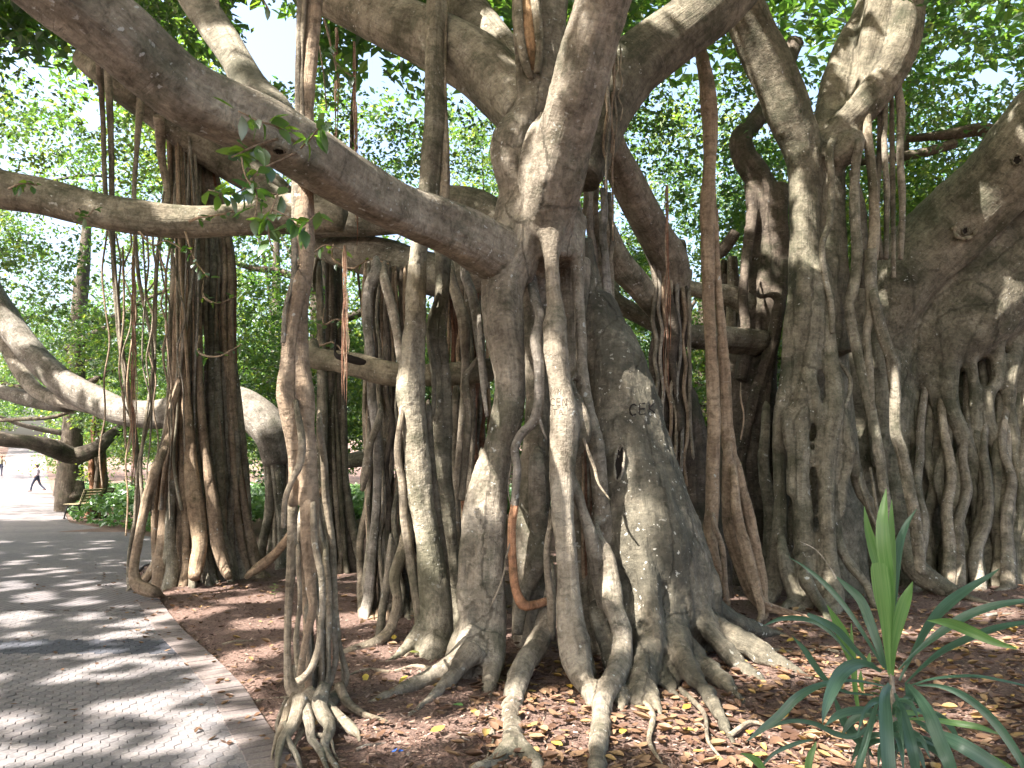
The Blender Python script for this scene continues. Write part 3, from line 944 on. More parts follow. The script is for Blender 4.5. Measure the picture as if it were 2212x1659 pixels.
# pale clump of roots right of the neck
for k, (u0, u1, w) in enumerate([(1262, 1262, 14), (1275, 1285, 18), (1290, 1295, 16), (1302, 1312, 20), (1316, 1330, 14), (1284, 1276, 12)]):
    strands(T_C, 'aerial_root', M_PALE if k % 2 else M_BARK, [wiggle(u0, 380 + 9 * k, u1, 745, 7.3 + .06 * (k % 3), w * .7, w, 5, 8, 40 + k)])
for k, (u, v0, v1, w) in enumerate([(1318, 90, 420, 9), (1326, 120, 330, 7), (1332, 60, 300, 6), (1309, 150, 400, 8), (1340, 100, 260, 5), (1322, 200, 520, 6), (1300, 260, 440, 5)]):
    strands(T_C, 'aerial_root', M_TAN if k % 2 else M_BARK, [wiggle(u, v0, u - 8 + k * 2, v1, 6.55 + .03 * k, w, w * .6, 5, 7, 60 + k)])
strands(T_C, 'surface_root', M_BARK, [
    [(960, 1455, 5.8, 14), (900, 1440, 6.0, 11), (850, 1452, 5.9, 9), (800, 1446, 6, 7), (760, 1455, 5.9, 4)],
    [(1575, 1590, 4.6, 12), (1620, 1560, 4.7, 9), (1660, 1566, 4.7, 6), (1700, 1550, 4.8, 3)],
    [(1660, 1405, 6.6, 14), (1720, 1412, 6.5, 10), (1780, 1404, 6.6, 8), (1850, 1418, 6.4, 4)],
    [(1060, 1500, 5.3, 12), (1050, 1545, 4.9, 10), (1066, 1590, 4.5, 7), (1050, 1640, 4.2, 4)],
    [(1380, 1500, 5.3, 16), (1410, 1545, 4.9, 12), (1402, 1600, 4.4, 9), (1430, 1650, 4.1, 5)],
    [(1470, 1490, 5.4, 12), (1520, 1540, 4.9, 10), (1530, 1600, 4.4, 7), (1560, 1640, 4.2, 4)],
])
# knot holes: shallow dishes with the inner shade painted near black
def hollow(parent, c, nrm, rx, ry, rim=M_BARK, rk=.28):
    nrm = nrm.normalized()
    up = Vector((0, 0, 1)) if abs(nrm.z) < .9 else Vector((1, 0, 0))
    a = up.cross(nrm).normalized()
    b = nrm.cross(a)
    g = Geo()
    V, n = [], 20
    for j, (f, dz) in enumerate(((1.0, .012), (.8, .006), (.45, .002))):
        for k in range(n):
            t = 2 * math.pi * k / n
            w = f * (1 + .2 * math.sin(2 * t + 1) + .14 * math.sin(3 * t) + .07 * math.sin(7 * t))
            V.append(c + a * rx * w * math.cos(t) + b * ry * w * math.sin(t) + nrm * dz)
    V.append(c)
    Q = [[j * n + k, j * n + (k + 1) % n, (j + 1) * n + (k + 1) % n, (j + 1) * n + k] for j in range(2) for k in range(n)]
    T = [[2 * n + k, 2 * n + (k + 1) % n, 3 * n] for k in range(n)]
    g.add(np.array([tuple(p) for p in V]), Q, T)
    h = build(g, 'hollow', M_HOLE, parent)  # dark colour stands for the shade inside the hole
    pts = [c + a * rx * 1.05 * math.cos(t) + b * ry * 1.05 * math.sin(t) + nrm * .004 for t in np.linspace(0, 2 * math.pi, 17)]
    g = Geo()
    tube(g, pts, [min(rx, ry) * rk * (1 + .35 * math.sin(2.1 * t)) for t in range(17)], 8, .02, .2, .35)
    build(g, 'hollow_rim', rim, parent)


dgx = bpy.context.evaluated_depsgraph_get()


def bvh_of(objs):
    V, F, n = [], [], 0
    for o in objs:
        me = o.data
        V += [v.co.copy() for v in me.vertices]
        F += [[n + i for i in p.vertices] for p in me.polygons]
        n = len(V)
    return BVHTree.FromPolygons(V, F)


bC = bvh_of([trunkC, butC, L1])


def hit(b, u, v, z0=0):
    p, q = ray(u, v)
    d = Vector((p, CT - q * ST, ST + q * CT)).normalized()
    r = b.ray_cast(Vector((0, 0, EYE)), d)
    return r[0], r[1]


h, n_ = hit(bC, 603, 324)
if h:
    hollow(T_C, h + n_ * .004, n_, .032, .022)
h, n_ = hit(bC, 1338, 1000)
if h:
    hollow(T_C, h + n_ * .004, n_, .04, .16)

# carved letters
GLY = {'C': [[(1, .85), (.7, 1), (.3, .95), (.05, .6), (.1, .25), (.45, 0), (.95, .1)]], 'E': [[(.9, 1), (.1, 1), (.1, 0), (.95, 0)], [(.1, .5), (.8, .52)]],
       'N': [[(.05, 0), (.1, 1), (.85, 0), (.95, 1)]], 'K': [[(.1, 1), (.12, 0)], [(.95, 1), (.15, .5), (1, 0)]], 'T': [[(0, 1), (1, 1)], [(.5, 1), (.5, 0)]],
       'V': [[(0, 1), (.5, 0), (1, 1)]], 'I': [[(.5, 1), (.5, 0)]], 'A': [[(0, 0), (.5, 1), (1, 0)], [(.2, .4), (.8, .4)]]}


def carve(b, text, u0, v0, cw, ch, r, mat, slope=0):
    g = Geo()
    for i, ch_ in enumerate(text):
        for st in GLY[ch_]:
            q = catmull(np.array([[a, c, 0] for a, c in st], float), .34) if ch_ == 'C' else np.array([[*(np.array(st[j]) * (1 - t) + np.array(st[j + 1]) * t), 0] for j in range(len(st) - 1) for t in (0, .5)] + [[*st[-1], 0]])
            pp = []
            for a, c, _ in q:
                u = u0 + i * cw + a * cw * .72
                v = v0 - c * ch + slope * (u - u0)
                hh, nn = hit(b, u, v)
                if hh:
                    pp.append(hh - nn * r * .35)
            if len(pp) > 1:
                tube(g, pp, [r] * len(pp), 6, .02, .15, .2)
    build(g, 'carved_letters', mat, T_C)


bC = bvh_of([trunkC, butC])
carve(bC, 'VINI', 1186, 852, 9.5, 12, .0028, M_DARK)
carve(bC, 'CEN', 1189, 876, 13, 15, .0045, M_DARK)
carve(bC, 'TA', 1194, 896, 13, 12, .0035, M_DARK)
carve(bC, 'CEK', 1360, 898, 20, 23, .008, M_HOLE, slope=-.12)

# ---- the slender post in front, left ------------------------------------------
T_P1 = thing('pillar_root', 'slender tan root pillar standing free at the path edge, knotted at its foot', 'aerial root', G(665, 1545))
P1 = [
    [(650, 599, 4.9, 34), (640, 668, 4.88, 40), (630, 740, 4.87, 44), (624, 804, 4.86, 44), (620, 855, 4.85, 48), (630, 924, 4.85, 40), (634, 1000, 4.85, 26), (632, 1093, 4.85, 22)],
    [(665, 330, 5.05, 30), (657, 410, 5.0, 38), (656, 470, 4.95, 40), (662, 531, 4.92, 32), (660, 599, 4.9, 26), (650, 668, 4.9, 28), (649, 770, 4.88, 32), (659, 855, 4.86, 36), (662, 941, 4.85, 38), (666, 1043, 4.84, 38), (668, 1093, 4.84, 38), (669, 1195, 4.84, 32), (671, 1264, 4.84, 22), (676, 1315, 4.84, 17), (657, 1400, 4.82, 14), (649, 1462, 4.8, 16)],
    [(672, -160, 5.3, 38), (680, -60, 5.25, 38), (680, 0, 5.2, 37), (676, 80, 5.17, 33), (668, 180, 5.13, 30), (664, 260, 5.1, 28), (660, 340, 5.05, 28)],
]
fuse('trunk', P1, .009, M_TAN, T_P1, smooth=3, disp=.005)
strands(T_P1, 'root_strand', M_BARK, [
    [(652, -60, 5.15, 13), (649, 0, 5.13, 13), (645, 90, 5.1, 10), (643, 180, 5.08, 10), (643, 260, 5.05, 10), (641, 350, 5.0, 16), (640, 440, 4.95, 18), (638, 520, 4.92, 14), (634, 600, 4.85, 10), (616, 668, 4.8, 8), (612, 740, 4.8, 9)],
    [(659, -60, 5.12, 10), (655, 40, 5.1, 9), (651, 140, 5.1, 8), (652, 250, 5.05, 9), (646, 400, 4.98, 9)],
    [(632, 1080, 4.8, 20), (630, 1160, 4.78, 19), (628, 1230, 4.77, 19), (623, 1310, 4.76, 15), (621, 1366, 4.75, 14), (621, 1434, 4.74, 15), (630, 1490, 4.72, 25), (664, 1510, 4.72, 38), (690, 1525, 4.75, 34)],
    [(640, 880, 4.75, 12), (652, 950, 4.72, 16), (648, 1000, 4.72, 16), (630, 1040, 4.74, 12), (616, 1080, 4.78, 12), (612, 1140, 4.8, 10)],
    [(690, 920, 4.9, 14), (700, 1000, 4.9, 16), (704, 1080, 4.9, 16), (717, 1178, 4.88, 16), (720, 1298, 4.86, 19), (734, 1400, 4.85, 12), (749, 1462, 4.8, 13), (728, 1496, 4.78, 18), (700, 1510, 4.8, 20)],
    [(676, 1100, 4.76, 14), (681, 1178, 4.75, 16), (694, 1240, 4.75, 16), (697, 1298, 4.75, 15), (693, 1350, 4.75, 14), (688, 1400, 4.73, 15), (669, 1451, 4.7, 17), (644, 1474, 4.68, 20)],
    [(700, 1180, 4.85, 12), (708, 1260, 4.83, 13), (710, 1349, 4.8, 13), (703, 1434, 4.78, 13), (688, 1520, 4.76, 14)],
    [(650, 1130, 4.74, 14), (646, 1220, 4.74, 14), (660, 1290, 4.73, 13), (668, 1350, 4.73, 13), (656, 1430, 4.72, 14), (646, 1500, 4.72, 16)],
    [(644, 1200, 4.9, 10), (648, 1300, 4.9, 10), (640, 1380, 4.88, 12), (648, 1470, 4.85, 14)],
    [(690, 1330, 4.9, 8), (726, 1380, 4.9, 8), (738, 1440, 4.86, 7), (740, 1490, 4.8, 6)],
    [(664, 1500, 4.74, 30), (700, 1526, 4.6, 28), (728, 1550, 4.5, 24), (760, 1575, 4.4, 20), (775, 1592, 4.35, 8)],
    [(630, 1440, 4.8, 20), (640, 1480, 4.75, 36), (668, 1512, 4.72, 50), (702, 1524, 4.72, 40), (730, 1500, 4.8, 20)],
    [(700, 1480, 4.8, 24), (690, 1530, 4.65, 34), (712, 1570, 4.45, 26), (700, 1612, 4.3, 18), (722, 1650, 4.1, 12)],
    [(650, 1510, 4.7, 30), (636, 1560, 4.5, 24), (610, 1600, 4.35, 18), (600, 1640, 4.2, 10)],
    [(730, 1480, 4.9, 18), (752, 1520, 4.75, 16), (790, 1545, 4.6, 12), (830, 1556, 4.6, 7)],
    [(640, 1500, 4.7, 20), (622, 1530, 4.65, 16), (612, 1560, 4.5, 14), (600, 1590, 4.4, 12), (590, 1620, 4.3, 6)],
    [(655, 1520, 4.7, 24), (668, 1560, 4.5, 20), (672, 1595, 4.38, 16), (690, 1620, 4.25, 13), (704, 1655, 4.1, 8)],
    [(628, 1530, 4.6, 12), (640, 1556, 4.5, 12), (652, 1580, 4.4, 14), (640, 1600, 4.35, 8)],
    [(616, 1560, 4.5, 8), (624, 1600, 4.35, 12), (640, 1630, 4.2, 12), (652, 1665, 4.05, 8)],
    [(676, 1590, 4.35, 10), (700, 1590, 4.35, 10), (716, 1600, 4.3, 8), (722, 1625, 4.2, 4)],
    [(620, 1510, 4.7, 12), (606, 1540, 4.6, 9), (598, 1570, 4.5, 8), (612, 1600, 4.4, 5)],
], sides=10)

bundle(T_P1, 'root_strand', [M_BARK, M_TAN, M_GREY], [(664, 1000, 5.15, 18), (668, 1100, 5.15, 24), (672, 1220, 5.15, 34), (678, 1340, 5.15, 42), (680, 1440, 5.15, 40), (676, 1505, 5.15, 28)], 13, (8, 15), 77, twist=1.8, sides=9, toes=True)

# ---- the two posts right of it ------------------------------------------------
T_P2 = thing('pillar_root', 'tall pale grey root pillar with a swollen knee, left of the central tree', 'aerial root', G(930, 1390))
P2 = [
    [(950, -200, 7.3, 40), (946, -60, 7.2, 41), (944, 0, 7.15, 42), (938, 137, 7.1, 42), (938, 273, 7.05, 44), (932, 350, 7.0, 46), (924, 443, 6.95, 44), (908, 520, 6.9, 40), (903, 560, 6.88, 39), (899, 633, 6.86, 43), (897, 702, 6.85, 44), (890, 787, 6.85, 54), (886, 838, 6.84, 60), (892, 906, 6.84, 55), (899, 975, 6.83, 52), (905, 1043, 6.83, 54), (912, 1097, 6.82, 54), (928, 1178, 6.82, 56), (938, 1264, 6.8, 60), (944, 1332, 6.75, 68), (938, 1380, 6.7, 80), (936, 1410, 6.6, 70)],
    [(920, 1340, 6.75, 40), (895, 1385, 6.65, 34), (868, 1410, 6.5, 22), (850, 1420, 6.45, 10)],
    [(955, 1340, 6.75, 36), (962, 1385, 6.6, 30), (952, 1415, 6.45, 14)],
]
fuse('trunk', P2, .011, M_GREY, T_P2, smooth=3, disp=.006)
strands(T_P2, 'root_strand', M_BARK, [
    [(962, -100, 7.15, 10), (962, 60, 7.12, 9), (960, 200, 7.1, 11), (962, 330, 7.05, 20), (958, 430, 7.0, 26), (948, 520, 6.98, 26)],
    [(868, 890, 6.75, 12), (858, 975, 6.75, 15), (868, 1043, 6.76, 16), (873, 1127, 6.76, 16), (889, 1230, 6.75, 17), (899, 1298, 6.72, 16), (905, 1370, 6.65, 18), (880, 1412, 6.5, 10)],
    [(925, 900, 6.9, 16), (932, 1000, 6.88, 18), (944, 1100, 6.86, 18), (958, 1200, 6.85, 18), (968, 1300, 6.8, 18), (975, 1390, 6.7, 14)],
], sides=10)
T_P2b = thing('pillar_root', 'brownish S-curved root pillar pressed against the right side of the swollen pale one', 'aerial root', G(975, 1350))
fuse('trunk', [
    [(958, 500, 7.3, 38), (957, 560, 7.25, 36), (954, 633, 7.22, 33), (946, 685, 7.2, 38), (947, 770, 7.2, 44), (955, 838, 7.2, 45), (956, 941, 7.2, 46), (958, 1043, 7.2, 48), (965, 1097, 7.18, 46), (970, 1161, 7.15, 42), (980, 1247, 7.1, 36), (990, 1315, 7.1, 34), (995, 1370, 7.05, 26)],
    [(945, 640, 7.1, 8), (930, 685, 7.1, 13), (926, 736, 7.1, 13), (936, 804, 7.1, 13), (937, 872, 7.1, 13), (927, 924, 7.1, 14), (934, 1000, 7.1, 13), (945, 1080, 7.1, 12), (960, 1180, 7.08, 10)]],
    .012, M_OLIVE, T_P2b, smooth=3, disp=.006)

# ---- curtain of roots behind them, hanging from a limb -------------------------
T_D = thing('fig_tree', 'curtain of thin roots under a low limb, behind the two pale root pillars', 'tree', G(880, 1300))
strands(T_D, 'limb', M_GREY, [
    [(680, 528, 9.9, 50), (740, 545, 9.7, 70), (820, 560, 9.5, 90), (900, 585, 9.3, 90), (980, 600, 9.1, 96), (1060, 560, 8.9, 110), (1140, 500, 8.7, 120)],
    [(560, 420, 9.5, 60), (640, 470, 9.4, 76), (720, 470, 9.3, 80), (830, 466, 9.1, 80), (940, 450, 8.9, 90), (1030, 452, 8.7, 90), (1100, 500, 8.5, 100)],
], sides=22, lobe=.05, bump=.08)
strands(T_D, 'limb', M_OLIVE, [
    [(676, 772, 7.9, 44), (730, 782, 7.8, 44), (780, 792, 7.75, 50), (830, 806, 7.7, 50), (900, 812, 7.75, 46), (990, 808, 7.8, 50), (1060, 800, 7.9, 50)]], sides=20, lobe=.05, bump=.1, label='cut horizontal limb with a charred top')
g = Geo()
pp, rr = conv([(725, 766, 7.72, 8), (745, 772, 7.66, 16), (780, 782, 7.64, 16), (808, 790, 7.68, 8)])
tube(g, pp, rr, 8, .05, .1, .1)
build(g, 'charred_patch', M_HOLE, T_D)
strands(T_D, 'aerial_root', M_PALE, [
    [(812, 592, 8.4, 30), (796, 627, 8.35, 24), (794, 702, 8.3, 22), (800, 770, 8.3, 20), (803, 860, 8.3, 20), (812, 940, 8.3, 18), (815, 1060, 8.3, 18), (805, 1180, 8.3, 18), (795, 1290, 8.25, 22), (786, 1335, 8.1, 22)],
    [(830, 600, 8.3, 18), (846, 660, 8.2, 20), (860, 730, 8.1, 18), (868, 800, 8.05, 14)],
    [(1003, 590, 7.6, 20), (1020, 640, 7.5, 22), (1030, 700, 7.4, 22), (1040, 780, 7.4, 18), (1052, 840, 7.4, 12)],
    [(1035, 690, 7.2, 10), (1038, 760, 7.1, 14), (1044, 840, 7.05, 12), (1052, 900, 7.0, 8)],
])
strands(T_D, 'aerial_root', M_BARK, [
    [(872, 1178, 7.4, 22), (852, 1247, 7.35, 22), (858, 1298, 7.3, 18), (842, 1359, 7.2, 20), (812, 1387, 7.0, 22), (759, 1404, 6.9, 16)],
    [(845, 1190, 7.6, 20), (838, 1250, 7.5, 20), (826, 1320, 7.4, 18), (818, 1380, 7.2, 18)],
    [(972, 590, 7.8, 22), (990, 650, 7.7, 24), (1003, 710, 7.6, 24), (1004, 800, 7.6, 16), (1000, 900, 7.5, 18), (992, 980, 7.5, 16), (984, 1100, 7.4, 18), (996, 1250, 7.4, 18), (1000, 1340, 7.3, 16)],
    [(1040, 760, 7.5, 8), (1020, 790, 7.4, 10), (1006, 820, 7.35, 14), (1012, 900, 7.35, 16), (1006, 990, 7.35, 14), (996, 1080, 7.3, 14)],
    [(1010, 620, 8.0, 14), (1015, 760, 8.0, 16), (1020, 900, 8.0, 16), (1014, 1050, 8.0, 16), (1010, 1200, 8.0, 18), (1000, 1340, 7.9, 16)],
    [(985, 860, 8.0, 20), (980, 980, 8.0, 20), (984, 1100, 8.0, 22), (980, 1220, 8.0, 24), (970, 1330, 7.9, 24)],
    [(820, 900, 8.2, 14), (800, 960, 8.15, 14), (790, 1020, 8.1, 18), (782, 1060, 8.1, 8)],
])
r_ = random.Random(3)
for k in range(40):
    u = 790 + k * 2.3 + r_.uniform(-3, 3)
    v0 = 600 if k % 3 else 830
    strands(T_D, 'aerial_root', [M_BARK, M_TAN, M_GREY, M_DARK][k % 4], [wiggle(u, v0, u + r_.uniform(-16, 22), 1322 + r_.uniform(-18, 14), 8.95 + r_.uniform(-.2, .5), r_.uniform(5, 11), r_.uniform(9, 18), 8, 10, 100 + k)], sides=8)
for k in range(24):
    u = 962 + k * 3.9 + r_.uniform(-3, 3)
    strands(T_D, 'aerial_root', [M_RED, M_BARK, M_TAN][k % 3], [wiggle(u, 600 + 20 * (k % 4), u + r_.uniform(-10, 12), 1330, 8.9 + r_.uniform(0, .5), r_.uniform(5, 11), r_.uniform(10, 18), 7, 10, 200 + k)], sides=8)

# ---- left clump --------------------------------------------------------------
T_B = thing('fig_tree', 'thick bundle of tan aerial roots beside the path, under the long level limb', 'tree', G(440, 1245))
strands(T_B, 'limb', M_GREY, [
    [(190, 130, 9.6, 50), (250, 178, 9.2, 60), (330, 235, 9.5, 66), (420, 300, 9.8, 76), (500, 350, 10.0, 76), (590, 410, 10.1, 66), (640, 460, 10.1, 60), (720, 540, 10.0, 70)],
], sides=20, lobe=.05, bump=.08, dd=.7)
strands(T_B, 'limb', M_GREY, [
    [(-120, 370, 7.3, 74), (0, 408, 7.5, 72), (90, 424, 7.6, 70), (180, 448, 7.7, 72), (270, 466, 7.8, 74), (360, 478, 7.9, 72), (450, 480, 8.0, 70), (540, 474, 8.1, 72), (640, 462, 8.2, 84), (740, 462, 8.3, 84)],
], sides=26, lobe=.05, bump=.09, label='long level limb')
bundle(T_B, 'aerial_root', [M_TAN, M_BARK, M_TAN, M_GREY], [(400, 250, 10.70, 34), (404, 400, 10.70, 34), (408, 560, 10.65, 30), (402, 700, 10.60, 30), (400, 850, 10.60, 30), (396, 950, 10.60, 38), (398, 1060, 10.60, 58), (400, 1150, 10.60, 72), (404, 1215, 10.60, 80)], 34, (8, 18), 11, twist=1.0)
bundle(T_B, 'aerial_root', [M_BARK, M_TAN, M_RED, M_GREY], [(430, 300, 11.00, 26), (450, 430, 11.00, 30), (470, 560, 11.00, 36), (468, 700, 11.00, 40), (472, 850, 11.00, 46), (476, 1000, 11.00, 50), (480, 1120, 11.00, 52), (488, 1205, 11.00, 56)], 34, (9, 22), 12, twist=.5)
bundle(T_B, 'aerial_root', [M_TAN, M_GREY, M_PALE], [(400, 300, 10.35, 26), (404, 450, 10.30, 28), (406, 600, 10.30, 26), (402, 760, 10.30, 24), (396, 900, 10.30, 30), (380, 1000, 10.30, 44), (372, 1100, 10.30, 60)], 20, (4, 7), 13, twist=4.0, ground=False, sides=6)
strands(T_B, 'aerial_root', M_TAN, [
    [(385, 830, 10.30, 12), (369, 890, 10.25, 14), (358, 958, 10.20, 16), (338, 1009, 9.75, 19), (317, 1077, 9.75, 19), (300, 1161, 9.75, 18), (288, 1230, 9.75, 18), (296, 1264, 9.75, 24), (330, 1279, 9.70, 22), (345, 1285, 10.10, 12)],
    [(424, 560, 10.5, 9), (430, 700, 10.4, 11), (432, 830, 10.35, 13), (440, 950, 10.30, 16), (452, 1030, 10.25, 20), (462, 1100, 10.20, 24), (470, 1170, 10.20, 24), (486, 1225, 10.15, 20), (496, 1248, 10.00, 12)],
    [(398, 520, 10.5, 10), (404, 680, 10.4, 13), (400, 820, 10.3, 17), (410, 950, 10.20, 20), (414, 1030, 10.20, 26), (424, 1100, 10.20, 30), (432, 1170, 10.15, 26), (424, 1225, 10.10, 26), (420, 1250, 10.00, 20)],
    [(392, 700, 10.4, 7), (396, 860, 10.3, 9), (404, 1020, 10.15, 12), (398, 1100, 10.10, 14), (390, 1170, 10.10, 16), (380, 1225, 10.05, 16), (376, 1256, 10.00, 12)],
    [(386, 640, 10.5, 9), (380, 800, 10.4, 13), (372, 960, 10.20, 18), (366, 1050, 10.20, 26), (358, 1130, 10.20, 30), (352, 1200, 10.15, 34), (346, 1262, 10.05, 34)],
    [(700, 1050, 9.90, 10), (645, 1130, 10.00, 16), (600, 1190, 10.20, 18), (560, 1225, 10.20, 20), (530, 1248, 10.10, 10)],
])
strands(T_B, 'aerial_root', M_BARK, [
    [(232, 130, 9.45, 16), (240, 300, 9.55, 10), (244, 531, 9.55, 9), (256, 702, 9.55, 10), (270, 804, 9.60, 12), (283, 890, 9.65, 12), (293, 960, 9.65, 12), (297, 1009, 9.65, 12), (300, 1060, 9.65, 13), (294, 1110, 9.65, 8), (280, 1190, 9.65, 7), (277, 1245, 9.65, 7), (279, 1268, 9.65, 8)],
    [(214, 120, 8.9, 15), (222, 250, 9.45, 10), (228, 420, 9.45, 9), (250, 600, 9.45, 6), (262, 760, 9.45, 5)],
    [(305, 210, 9.85, 14), (296, 320, 9.85, 9), (290, 440, 9.85, 8), (300, 600, 9.85, 7), (330, 760, 9.85, 6), (316, 900, 9.80, 6), (304, 1000, 9.75, 7), (310, 1100, 9.75, 8)],
    [(344, 250, 9.95, 20), (350, 340, 10.40, 14), (362, 430, 10.40, 12), (340, 560, 9.95, 8), (335, 700, 9.95, 7), (330, 860, 9.85, 7), (300, 1000, 9.85, 6), (290, 1140, 9.75, 6)],
])
for k in range(12):
    u = 240 + 13 * k + r_.uniform(-6, 6)
    strands(T_B, 'aerial_root', [M_TAN, M_BARK][k % 2], [wiggle(u, 500 + r_.uniform(-120, 60), u + r_.uniform(-26, 30), 900 + r_.uniform(0, 260), 9.3 + r_.uniform(-.3, .4), 4, 3, 12, 9, 300 + k)], sides=6)

# ---- twin post right of the central tree ---------------------------------------
T_E = thing('pillar_root', 'pair of straight yellowish root posts twisted together, right of the mossy buttress', 'aerial root', G(1640, 1325))
fuse('trunk', [
    [(1508, 60, 7.7, 26), (1511, 85, 7.75, 24), (1522, 150, 7.8, 30), (1530, 200, 7.85, 36), (1534, 273, 7.9, 34), (1532, 375, 7.95, 30), (1530, 440, 8.0, 34), (1528, 520, 8.0, 31), (1533, 702, 8.05, 27), (1538, 804, 8.1, 28), (1542, 906, 8.1, 30), (1541, 1009, 8.1, 31), (1539, 1097, 8.1, 32), (1535, 1150, 8.1, 30), (1545, 1205, 8.1, 20), (1562, 1247, 8.1, 15), (1572, 1300, 8.05, 12), (1574, 1330, 8.0, 10)],
    [(1546, 450, 8.05, 10), (1551, 620, 8.1, 15), (1558, 702, 8.15, 20), (1565, 804, 8.2, 25), (1569, 906, 8.2, 26), (1576, 975, 8.2, 28), (1590, 1009, 8.15, 24), (1604, 1060, 8.1, 22), (1617, 1110, 8.1, 22), (1628, 1161, 8.1, 22), (1640, 1220, 8.1, 22), (1648, 1290, 8.05, 20), (1655, 1320, 8.0, 14)],
    [(1572, 975, 8.1, 20), (1574, 1093, 8.05, 28), (1582, 1161, 8.0, 32), (1605, 1225, 7.95, 32), (1628, 1280, 7.9, 32), (1648, 1306, 7.8, 24), (1690, 1322, 7.7, 14), (1730, 1332, 7.65, 7)],
    [(1585, 1020, 8.15, 16), (1592, 1110, 8.1, 20), (1610, 1180, 8.05, 22), (1628, 1250, 8.0, 22), (1645, 1320, 7.9, 16), (1638, 1345, 7.75, 10)]],
    .013, M_TAN, T_E, smooth=3, disp=.006)
strands(T_E, 'root_strand', M_TAN, [
    [(1542, 1130, 8.0, 12), (1560, 1180, 8.0, 12), (1566, 1240, 8.0, 10), (1568, 1300, 8.0, 8)],
    [(1600, 860, 8.1, 4), (1607, 900, 8.1, 4), (1600, 950, 8.1, 4)],
    [(1630, 1290, 7.9, 10), (1680, 1312, 7.9, 8), (1740, 1330, 7.9, 5)],
])

# ---- shadowy trunk behind ------------------------------------------------------
T_F = thing('fig_tree', 'rough brown trunk under a leaning grey limb, left of the twin root posts', 'tree', G(1470, 1230))
strands(T_F, 'limb', M_BARK, [
    [(1310, 260, 7.9, 50), (1329, 330, 8.0, 62), (1357, 393, 8.3, 72), (1391, 461, 8.6, 74), (1420, 515, 8.9, 76), (1445, 565, 9.1, 84), (1450, 640, 9.3, 80)]], sides=20, lobe=.05)
strands(T_F, 'limb', M_GREY, [
    [(1290, 470, 8.2, 50), (1330, 560, 8.6, 56), (1380, 620, 9.0, 54), (1420, 670, 9.3, 46)],
    [(1330, 650, 10.0, 40), (1400, 690, 10.0, 40), (1470, 720, 10.0, 50), (1560, 730, 10.2, 60), (1640, 740, 10.4, 60)],
    [(1490, 620, 10.6, 30), (1580, 640, 10.8, 50), (1640, 680, 10.8, 50)]], sides=16)
fuse('trunk', [
    [(1450, 520, 9.2, 60), (1448, 620, 9.3, 80), (1445, 700, 9.3, 70), (1440, 800, 9.4, 80), (1460, 900, 9.4, 110), (1475, 1000, 9.4, 130), (1490, 1120, 9.4, 150), (1500, 1240, 9.4, 150)],
    [(1425, 560, 9.1, 24), (1418, 650, 9.1, 22), (1424, 720, 9.1, 30), (1410, 780, 9.1, 18), (1430, 860, 9.1, 24), (1440, 1000, 9.1, 26)],
    [(1470, 560, 9.1, 26), (1478, 680, 9.1, 24), (1470, 760, 9.1, 26), (1484, 860, 9.1, 28), (1490, 980, 9.1, 30), (1480, 1100, 9.1, 30)],
    [(1450, 640, 9.0, 18), (1455, 720, 9.0, 30), (1450, 770, 9.0, 26), (1460, 850, 9.0, 16), (1470, 930, 9.0, 20)],
    [(1500, 880, 9.1, 24), (1512, 980, 9.1, 30), (1516, 1080, 9.1, 34)],
], .03, M_DARK, T_F, smooth=3, disp=.016)
bundle(T_F, 'aerial_root', [M_DARK, M_BARK, M_GREY], [(1575, 560, 11.6, 20), (1572, 700, 11.6, 30), (1570, 850, 11.6, 36), (1572, 1000, 11.6, 40), (1574, 1140, 11.6, 44), (1576, 1225, 11.6, 50)], 16, (12, 28), 91, twist=.5)
for k in range(7):
    strands(T_F, 'aerial_root', [M_BARK, M_PALE, M_TAN][k % 3], [wiggle(1410 + k * 13, 570 + 12 * k, 1420 + k * 13, 900 + 30 * k, 9.0, 10, 8, 7, 9, 500 + k)], sides=7)

# ---- mottled trunk behind the right fork ---------------------------------------
T_M = thing('fig_tree', 'dark mottled trunk with banded bark, left of and behind the forked tree', 'tree', G(1640, 1240))
fuse('trunk', [
    [(1720, 90, 11.6, 30), (1690, 160, 11.4, 34), (1660, 225, 11.2, 40), (1620, 275, 11.0, 40), (1598, 300, 10.9, 46), (1608, 345, 10.9, 50), (1640, 390, 10.85, 56), (1660, 450, 10.8, 60), (1665, 512, 10.8, 66), (1655, 600, 10.8, 76), (1648, 668, 10.8, 80), (1631, 753, 10.8, 94), (1620, 838, 10.8, 110), (1624, 975, 10.8, 130), (1637, 1097, 10.8, 150), (1640, 1220, 10.8, 170)],
    [(1620, 400, 10.8, 24), (1624, 470, 10.7, 24), (1612, 560, 10.6, 22), (1604, 640, 10.5, 22), (1612, 720, 10.5, 26), (1600, 820, 10.4, 30)],
    [(1690, 400, 10.7, 30), (1690, 480, 10.6, 24), (1700, 560, 10.6, 20), (1690, 640, 10.5, 20), (1670, 740, 10.4, 24), (1650, 850, 10.3, 26), (1640, 960, 10.3, 30), (1650, 1100, 10.3, 30)],
    [(1590, 500, 10.8, 26), (1560, 540, 11, 30), (1520, 560, 11.2, 34)],
    [(1640, 640, 10.3, 14), (1680, 640, 10.3, 20), (1672, 720, 10.3, 30), (1650, 800, 10.3, 30), (1620, 900, 10.2, 24), (1600, 1000, 10.2, 30), (1610, 1150, 10.2, 40)],
], .032, M_DARK, T_M, smooth=3, disp=.012)

